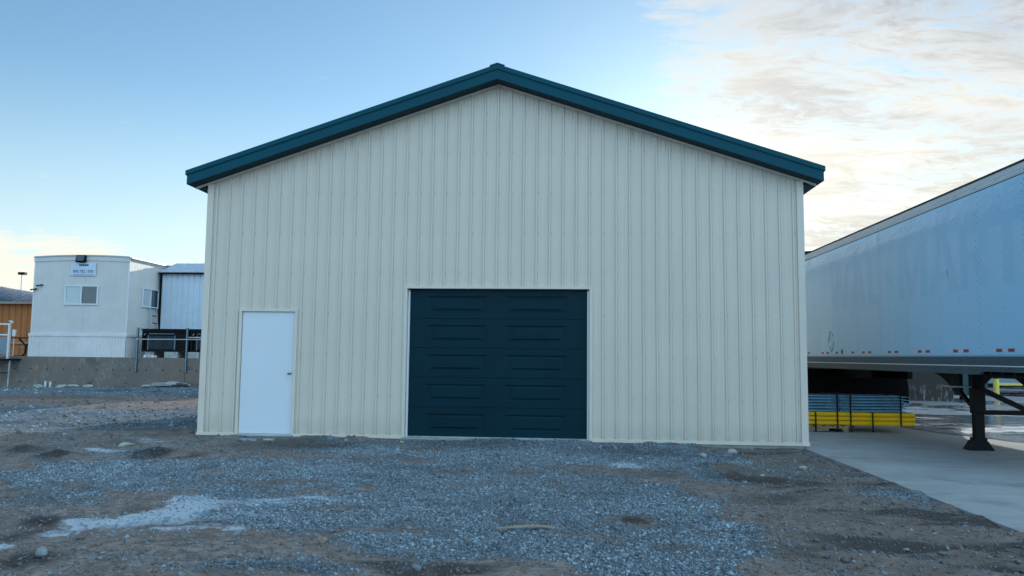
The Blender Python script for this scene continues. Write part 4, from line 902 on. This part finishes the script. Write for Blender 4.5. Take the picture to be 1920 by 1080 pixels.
# ------------------------------------------------------------------ left terrace: retaining wall and what stands on it
mb = MB(); mb.box(-200, -3.62, 13.21, 200, -.5, 1.19)
to = mb.obj('upper_yard', M['sandy']); tag(to, 'sandy upper yard behind the retaining wall', 'ground', kind='structure')
rw = thing('retaining_wall', 'long weathered concrete retaining wall left of the building', 'wall', (-9, 13.0, 0))
mb = MB()
for (x0, x1) in ((-40, -17.21), (-17.2, -11.91), (-11.9, -6.86), (-6.85, -3.6)): mb.box(x0, x1, 12.95, 13.2, -.4, 1.215, bev=.012)
mb.obj('wall_panel', M['concrete'], rw)
mb = MB(); mb.box(-3.85, -3.6, 13.201, 60, -.4, 1.21); mb.obj('return_wall', M['concrete'], rw)
mb = MB()
for k in range(22):
    x = -14.3+k*.605; mb.extrude([(x+.034*math.cos(t*math.pi/4), 12.946, .78+.022*math.sin(t*math.pi/4)) for t in range(8)], (0, .003, 0))
for k in range(9):
    x = -14.2+k*1.3; mb.box(x, x+.09, 12.945, 12.949, .30+.01*(k % 3), .32+.01*(k % 3))
mb.obj('tie_holes', M['hole'], rw)
for nm_, x, h in (('left', -11.90, .36), ('right', -11.72, .34)):
    single(MB().box(x, x+.06, 12.88, 12.94, .12, h, bev=.006), 'form_stake', M['white'], 'short white stake at the foot of the retaining wall, %s one of a pair' % nm_, 'stake', (x, 12.9, .12), 'white stakes at the wall foot')

# site office
ox0, ox1, oy0, oy1, oz0, oz1 = -13.33, -9.66, 14.0, 26.0, 1.19, 4.86
O = thing('site_office', 'white two-tone modular site office on skirting above the retaining wall', 'site office', (-11.5, 14, 1.19))
def siding(mb, a, b, pitch, depth, zb, zt, P, phase=0):
    brk = []; k = a
    while k < b-1e-6:
        brk += [(k, 0), (min(b, k+pitch*.72), 0), (min(b, k+pitch*.80), -depth), (min(b, k+pitch*.92), -depth)]; k += pitch
    brk.append((b, 0)); br = []
    for p in brk:
        if not br or p[0]-br[-1][0] > 1e-5: br.append(p)
    for (x0, h0), (x1, h1) in zip(br[:-1], br[1:]): mb.poly([P(x0, h0, zb), P(x1, h1, zb), P(x1, h1, zt(x1)), P(x0, h0, zt(x0))])
crown = lambda x: oz1+.06*(1-((x-(ox0+ox1)/2)/1.85)**2)
mb = MB(); siding(mb, ox0, ox1, .10, .006, 2.05, lambda x: crown(x)-.0, lambda x, h, z: (x, oy0-h, z))
siding(mb, oy0, oy1, .10, .006, 2.05, lambda x: oz1, lambda y, h, z: (ox1+h, y, z)); siding(mb, oy0, oy1, .2, .006, 2.05, lambda x: oz1, lambda y, h, z: (ox0-h, y, z))
mb.poly([(ox0, oy1, 1.2), (ox1, oy1, 1.2), (ox1, oy1, oz1), (ox0, oy1, oz1)])
mb.obj('wall', M['office'], O, fix=False)
mb = MB(); siding(mb, ox0-.03, ox1+.01, .115, .016, oz0, lambda x: 1.96, lambda x, h, z: (x, oy0-.045-h, z)); siding(mb, oy0-.045, oy1, .115, .016, oz0, lambda x: 1.96, lambda y, h, z: (ox1+.02+h, y, z)); siding(mb, oy0-.045, oy1, .2, .016, oz0, lambda x: 1.96, lambda y, h, z: (ox0-.03-h, y, z))
mb.obj('skirting', M['skirt'], O, fix=False)
mb = MB(); mb.box(ox0-.04, ox1+.05, oy0-.07, oy0+.02, 1.955, 2.06, bev=.006); mb.box(ox1-.02, ox1+.05, oy0+.021, oy1, 1.955, 2.06, bev=.006); mb.obj('belt_trim', M['skirt'], O)
for xa, xb in ((ox0-.004, ox0+.05), (ox1-.05, ox1+.012)): mb = MB(); mb.box(xa, xb, oy0-.014, oy0-.0005, 2.06, 4.80); mb.obj('corner_trim', M['skirt'], O)
for x in (-12.78, -11.36): mb = MB(); mb.box(x, x+.012, oy0-.007, oy0-.001, 2.06, 4.74); mb.obj('joint_strip', M['skirt'], O)
mb = MB(); n = 12
pf = [(ox0-.02+(ox1-ox0+.04)*k/n) for k in range(n+1)]
mb.extrude([(x, oy0-.03, crown(x)-.16) for x in pf]+[(x, oy0-.03, crown(x)+.0) for x in reversed(pf)], (0, .029, 0)); 
mb.box(ox1+.001, ox1+.03, oy0, oy1, oz1-.10, oz1+.0); mb.obj('top_band', M['office'], O)
mb = MB(); mb.extrude([(x, oy0-.06, crown(x)+.001) for x in pf]+[(x, oy0-.06, crown(x)+.045) for x in reversed(pf)], (0, oy1-oy0+.1, 0)); 
mb.box(ox1+.02, ox1+.10, oy0-.06, oy1, oz1-.03, oz1+.02); mb.obj('roof', M['galv'], O)
def slider(parent, P, u0, u1, z0, z1):
    """two-pane sliding window; P(u, out, z)"""
    def bx(mb, a, b, o0, o1, c_, d_): 
        p, q_ = P(a, o0, c_), P(b, o1, d_); mb.box(min(p[0], q_[0]), max(p[0], q_[0]), min(p[1], q_[1]), max(p[1], q_[1]), c_, d_)
    f = .05; m_ = (u0+u1)/2; mb = MB()
    bx(mb, u0, u1, .012, .05, z0, z0+f); bx(mb, u0, u1, .012, .05, z1-f*.8, z1); bx(mb, u0, u0+f, .012, .05, z0+f, z1-f*.8); bx(mb, u1-f, u1, .012, .05, z0+f, z1-f*.8); bx(mb, m_-.025, m_+.025, .012, .055, z0+f, z1-f*.8)
    w = mb.obj('window', M['white'], parent)
    mb = MB(); bx(mb, u0+f, m_-.025, .008, .018, z0+f, z1-f*.8); mb.obj('pane', M['glass_blind'], w)
    mb = MB(); bx(mb, m_+.025, u1-f, .008, .022, z0+f, z1-f*.8); mb.obj('pane', M['glass_dark'], w)
slider(O, lambda u, o, z: (u, oy0-o, z), -12.09, -10.80, 3.11, 3.83)
slider(O, lambda u, o, z: (ox1+o, u, z), 14.87, 16.05, 3.10, 3.84)
fl = thing('wall_floodlight', 'black box floodlight on the site office wall above the sign', 'floodlight', (-11.48, 13.9, 4.68))
mb = MB(); mb.extrude([(-11.66, 13.968, 4.95), (-11.66, 13.968, 4.71), (-11.66, 13.92, 4.675), (-11.66, 13.84, 4.68), (-11.66, 13.82, 4.715), (-11.66, 13.87, 4.94)], (.34, 0, 0)); mb.obj('housing', M['black'], fl)
mb = MB(); mb.poly([(-11.63, 13.817, 4.73), (-11.35, 13.817, 4.73), (-11.35, 13.862, 4.92), (-11.63, 13.862, 4.92)]); mb.obj('lens', M['glass_dark'], fl)
sg_ = thing('company_sign', 'white rectangular sign with a green bar and telephone number on the office wall', 'sign', (-11.4, 13.95, 4.19))
mb = MB(); mb.box(-11.90, -10.93, 13.945, 13.962, 4.19, 4.66, bev=.004); mb.obj('board', M['sign'], sg_)
mb = MB(); mb.box(-11.58, -11.22, 13.9425, 13.9445, 4.545, 4.615); mb.obj('logo_bar', M['sign_green'], sg_)
SW = lambda u, w: (u, 13.9415, w)
mb = MB(); text_mesh(mb, '800.782.1500', (-11.80, -11.02, 4.300, 4.405), SW, bold=.006); text_mesh(mb, 'www.willscot.com', (-11.78, -11.04, 4.222, 4.262), SW); mb.obj('lettering', M['sign_ink'], sg_, fix=False)
for lab, x, z in (('upper of two small black hook lamps on the office wall', -13.02, 3.83), ('lower small black hook lamp at the office corner', -13.24, 3.68)):
    mb = MB(); mb.bar((x-.10, 13.90, z-.02), (x+.09, 13.93, z+.02), .05, .035); mb.box(x-.02, x+.02, 13.93, 13.985, z-.02, z+.02); mb.tube((x-.13, 13.895, z-.027), (x-.10, 13.90, z-.02), .03, 10)
    single(mb, 'hook_lamp', M['black'], lab, 'lamp', (x, 13.95, z), 'hook lamps on the office')
ld = thing('ladder', 'short metal ladder leaning below the side window of the office', 'ladder', (-9.3, 15.6, 1.19))
for y in (15.35, 15.75): mb = MB(); mb.bar((-9.28, y, 1.2), (-9.56, y, 3.12), .04, .03); mb.obj('rail', M['alu'], ld)
for k in range(7): z = 1.4+k*.28; x = -9.28-.28*(z-1.2)/1.92; mb = MB(); mb.bar((x, 15.36, z), (x, 15.74, z), .035); mb.obj('rung', M['black'], ld)

# shed
S_ = thing('steel_shed', 'pale blue-white corrugated shed joined to the right of the office', 'shed', (-7, 16, 1.19))
sx0, sx1, sy0, sy1 = -9.55, -3.9, 16.05, 18.45; sym = (sy0+sy1)/2
mb = MB(); siding(mb, sx0, sx1, .23, .035, 1.2, lambda x: 4.50, lambda x, h, z: (x, sy0-h, z)); siding(mb, sy0, sy1, .23, .02, 1.2, lambda y: 4.5+.36*(sym-sy0-abs(y-sym)), lambda y, h, z: (sx1+h, y, z)); siding(mb, sy0, sy1, .23, .02, 1.2, lambda y: 4.5+.36*(sym-sy0-abs(y-sym)), lambda y, h, z: (sx0-h, y, z))
mb.obj('wall', M['shed'], S_, fix=False)
mb = MB(); zr = 4.53+.36*(sym-sy0+.15)
for (ya, yb_) in ((sy0-.15, sym), (sy1+.15, sym)):
    mb.extrude([(sx0-.05, ya, 4.52), (sx0-.05, yb_, zr), (sx0-.05, yb_, zr+.03), (sx0-.05, ya, 4.55)], (sx1-sx0+.2, 0, 0))
    for x in np.arange(sx0, sx1+.1, .3): mb.extrude([(x, ya, 4.549), (x, yb_, zr+.029), (x, yb_, zr+.055), (x, ya, 4.575)], (.03, 0, 0))
mb.obj('roof', M['shedroof'], S_)
mb = MB(); mb.box(sx0-.04, sx0+.04, sy0-.035, sy0-.001, 1.2, 4.5); mb.box(sx0-.04, sx1, sy0-.16, sy0-.12, 4.46, 4.53); mb.obj('corner_trim', M['black'], S_)

# black framed units on blocks, with white scraps
CN = [('left black steel-framed crate with a dirty tinted front, on concrete blocks', -9.12, -7.42), ('right black steel-framed crate half hidden by the building, on concrete blocks', -7.28, -5.45)]
for lab, a, b in CN:
    U = thing('equipment_crate', lab, 'crate', ((a+b)/2, 14.1, 1.40), 'black framed crates on the terrace')
    mb = MB(); 
    for x in (a, b-.07):
        for y in (14.1, 15.4): mb.box(x, x+.07, y, y+.07, 1.43, 2.22)
    for z in (1.431, 2.151):
        mb.box(a+.071, b-.071, 14.1, 14.17, z, z+.068); mb.box(a+.071, b-.071, 15.4, 15.47, z, z+.068)
        for x in (a, b-.07): mb.box(x+.001, x+.069, 14.171, 15.399, z, z+.068)
    mb.obj('frame', M['black'], U)
    mb = MB(); mb.box(a-.03, b+.03, 14.05, 15.52, 2.221, 2.26); mb.obj('lid', M['black'], U)
    mb = MB(); mb.box(a+.03, b-.03, 14.175, 15.38, 1.435, 2.215); mb.obj('tank', M['black'], U)
    mb = MB(); mb.box(a+.24, b-.48, 14.13, 14.20, 1.52, 2.0); pn = mb.obj('front_panel', M['tint'], U)
    mb = MB(); mb.box(a+.215, a+.239, 14.12, 14.20, 1.50, 2.02); mb.box(b-.479, b-.455, 14.12, 14.20, 1.50, 2.02); mb.obj('panel_edge', M['greyp'], pn)
    mb = MB(); mb.box(a+.24, b-.48, 14.11, 14.128, 2.07, 2.09); mb.bar((a+.09, 14.09, 2.03), (a+.14, 14.09, 2.09), .03); mb.obj('hinge_bar', M['greyp'], U)
for lab, x, y, w in (('tilted concrete block under the left crate', -9.0, 14.15, .34), ('long concrete block under the middle of the left crate', -8.25, 14.1, .52), ('concrete block under the left end of the right crate', -7.42, 14.1, .48), ('concrete block under the right part of the right crate', -6.3, 14.1, .45)):
    mb = MB(); mb.box(x, x+w, y, y+.9, 1.195, 1.425, bev=.012); mb.box(x+w*.35, x+w*.65, y-.008, y+.01, 1.21, 1.26)
    single(mb, 'concrete_block', M['block'], lab, 'concrete block', (x+w/2, y, 1.19), 'blocks under the crates')
for i, x in enumerate((-8.62, -8.46, -8.32, -8.68)):
    single(rock_mb(x+.0, 13.75-.05*i, 1.25, .07, .06, .06+.02*(i % 2), 130+i), 'white_scrap', M['white_bag'], 'crumpled white scrap on the terrace edge below the left crate, %s' % ('second from left', 'third from left', 'rightmost', 'leftmost')[i], 'scrap', (x, 13.75, 1.2), 'white scraps on the terrace')

# fence posts on the wall
for lab, x in (('left galvanised perforated post bolted to the retaining wall', -8.60), ('right galvanised perforated post bolted to the retaining wall', -6.81)):
    P_ = thing('fence_post', lab, 'post', (x, 12.9, .72), 'perforated posts on the retaining wall')
    mb = MB(); mb.box(x-.032, x+.032, 12.885, 12.9, .72, 2.26); mb.box(x-.032, x-.022, 12.9, 12.944, .72, 2.26); mb.box(x+.022, x+.032, 12.9, 12.944, .72, 2.26); 
    for k in range(30): z = .745+k*.051; mb.box(x-.013, x+.013, 12.880, 12.886, z, z+.026, 1)
    mb.obj('channel', [M['botrail'], M['tape_white']], P_)
    for z in (.85, 1.1): mb = MB(); mb.box(x-.045, x-.034, 12.87, 12.94, z, z+.05); mb.obj('bolt', M['galv'], P_)
single(MB().tube((-8.64, 12.86, 1.855), (-3.8, 12.86, 1.865), .017, 10), 'fence_rail', M['alu'], 'thin pale pipe rail running between the two perforated posts', 'rail', (-6, 12.86, 1.86))
single(MB().tube((-6.78, 12.93, 1.93), (-3.8, 12.93, 1.935), .02, 10), 'fence_rail', M['alu'], 'shorter upper pipe rail right of the right perforated post', 'rail', (-5, 12.93, 1.93))

# access platform at far left
A_ = thing('access_platform', 'aluminium access platform with grey gate panel at the left edge', 'platform', (-13.2, 12.5, .1))
for x in (-13.42, -12.90): mb = MB(); mb.box(x-.035, x+.035, 12.3, 12.37, 1.13, 2.42, bev=.008); mb.obj('post', M['alu'], A_)
for z in (2.30, 1.93): 
    mb = MB(); mb.box(-14.4, -12.936, 12.305, 12.365, z, z+.05); mb.obj('rail', M['alu'], A_)
mb = MB(); mb.box(-12.93, -12.80, 12.30, 12.37, 2.36, 2.45); mb.obj('latch', M['alu'], A_)
mb = MB(); mb.box(-13.38, -12.94, 12.31, 12.36, 1.27, 1.88, bev=.01); mb.box(-13.38, -12.94, 12.30, 12.309, 1.42, 1.44); mb.obj('gate_panel', M['greyp'], A_)
mb = MB(); mb.box(-14.4, -12.85, 12.2, 12.94, 1.08, 1.13); mb.box(-14.4, -12.55, 12.15, 12.199, 1.07, 1.11); mb.box(-14.4, -13.1, 12.6, 12.66, .62, .65); mb.obj('deck', M['black'], A_)
mb = MB(); mb.tube((-12.92, 12.45, .08), (-12.90, 12.45, 1.08), .028); mb.obj('support_leg', M['galv'], A_)

# picnic table
pt = thing('picnic_table', 'black steel picnic table frame with Y-shaped leg before the orange building', 'picnic table', (-15.1, 16.3, 1.19))
mb = MB(); mb.box(-15.6, -14.2, 16.0, 16.75, 1.90, 1.94); mb.obj('tabletop', M['black'], pt)
for x in (-15.15, -14.25):
    mb = MB(); mb.bar((x-.30, 16.3, 1.89), (x, 16.3, 1.60), .05); mb.bar((x+.30, 16.3, 1.89), (x, 16.3, 1.60), .05); mb.bar((x, 16.3, 1.62), (x-.02, 16.3, 1.27), .06); mb.bar((x-.02, 16.3, 1.30), (x-.15, 16.3, 1.205), .05); mb.bar((x-.5, 16.3, 1.21), (x+.4, 16.3, 1.21), .03); mb.obj('leg', M['black'], pt)
mb = MB(); mb.box(-15.9, -14.1, 16.9, 17.1, 1.55, 1.59); mb.obj('bench', M['splinter'], pt)

# orange building, hipped blue roof
OB = thing('orange_building', 'orange-brown clad building with slate blue hipped metal roof at far left', 'building', (-22, 20, 1.19))
mb = MB(); siding(mb, -34, -16.3, .30, .03, 1.19, lambda x: 3.60, lambda x, h, z: (x, 20-h, z)); siding(mb, 20, 28, .3, .03, 1.19, lambda x: 3.6, lambda y, h, z: (-16.3+h, y, z)); mb.obj('wall', M['orange'], OB, fix=False)
mb = MB(); e0 = (-34.2, 19.7, 3.58); e1 = (-16.0, 19.7, 3.58); e2 = (-16.0, 28.3, 3.58); e3 = (-34.2, 28.3, 3.58); r0 = (-30, 24, 4.72); r1 = (-22.2, 24, 4.62)
mb.poly([e0, e1, r1, r0]); mb.poly([e1, e2, r1]); mb.poly([e2, e3, r0, r1]); mb.poly([e3, e0, r0])
for k in range(58):
    x = -34+k*.31; 
    t = min(1, (x-e0[0])/(r0[0]-e0[0]), (e1[0]-x)/(e1[0]-r1[0]))
    if t > .03: mb.bar((x, 19.7, 3.595), (x, 19.7+4.3*t, 3.595+1.04*t), .03, .06)
mb.obj('roof', M['blueroof'], OB)
mb = MB(); mb.box(-34.2, -16.0, 19.66, 19.699, 3.50, 3.60); mb.obj('fascia', M['splinter'], OB)
mb = MB(); mb.box(-19.6, -16.35, 19.90, 19.96, 1.72, 1.80); mb.obj('wall_rail', M['splinter'], OB)
single(MB().box(-16.97, -16.85, 17.9, 18.0, 2.02, 2.30, bev=.02).tube((-16.91, 17.95, 1.19), (-16.91, 17.95, 2.02), .015), 'white_marker', M['white'], 'small white marker box on a thin stem before the orange wall', 'marker', (-16.55, 17.95, 1.19))
lp = thing('light_pole', 'slender light pole with a grey box head rising behind the orange building', 'light pole', (-36.8, 45, 1.19))
mb = MB(); mb.tube((-36.8, 45, 1.19), (-36.8, 45, 7.42), .05, 8, r2=.035); mb.obj('pole', M['galv'], lp)
mb = MB(); mb.box(-37.05, -36.5, 44.85, 45.2, 7.42, 7.62, bev=.02); mb.obj('lamp_head', M['black'], lp)
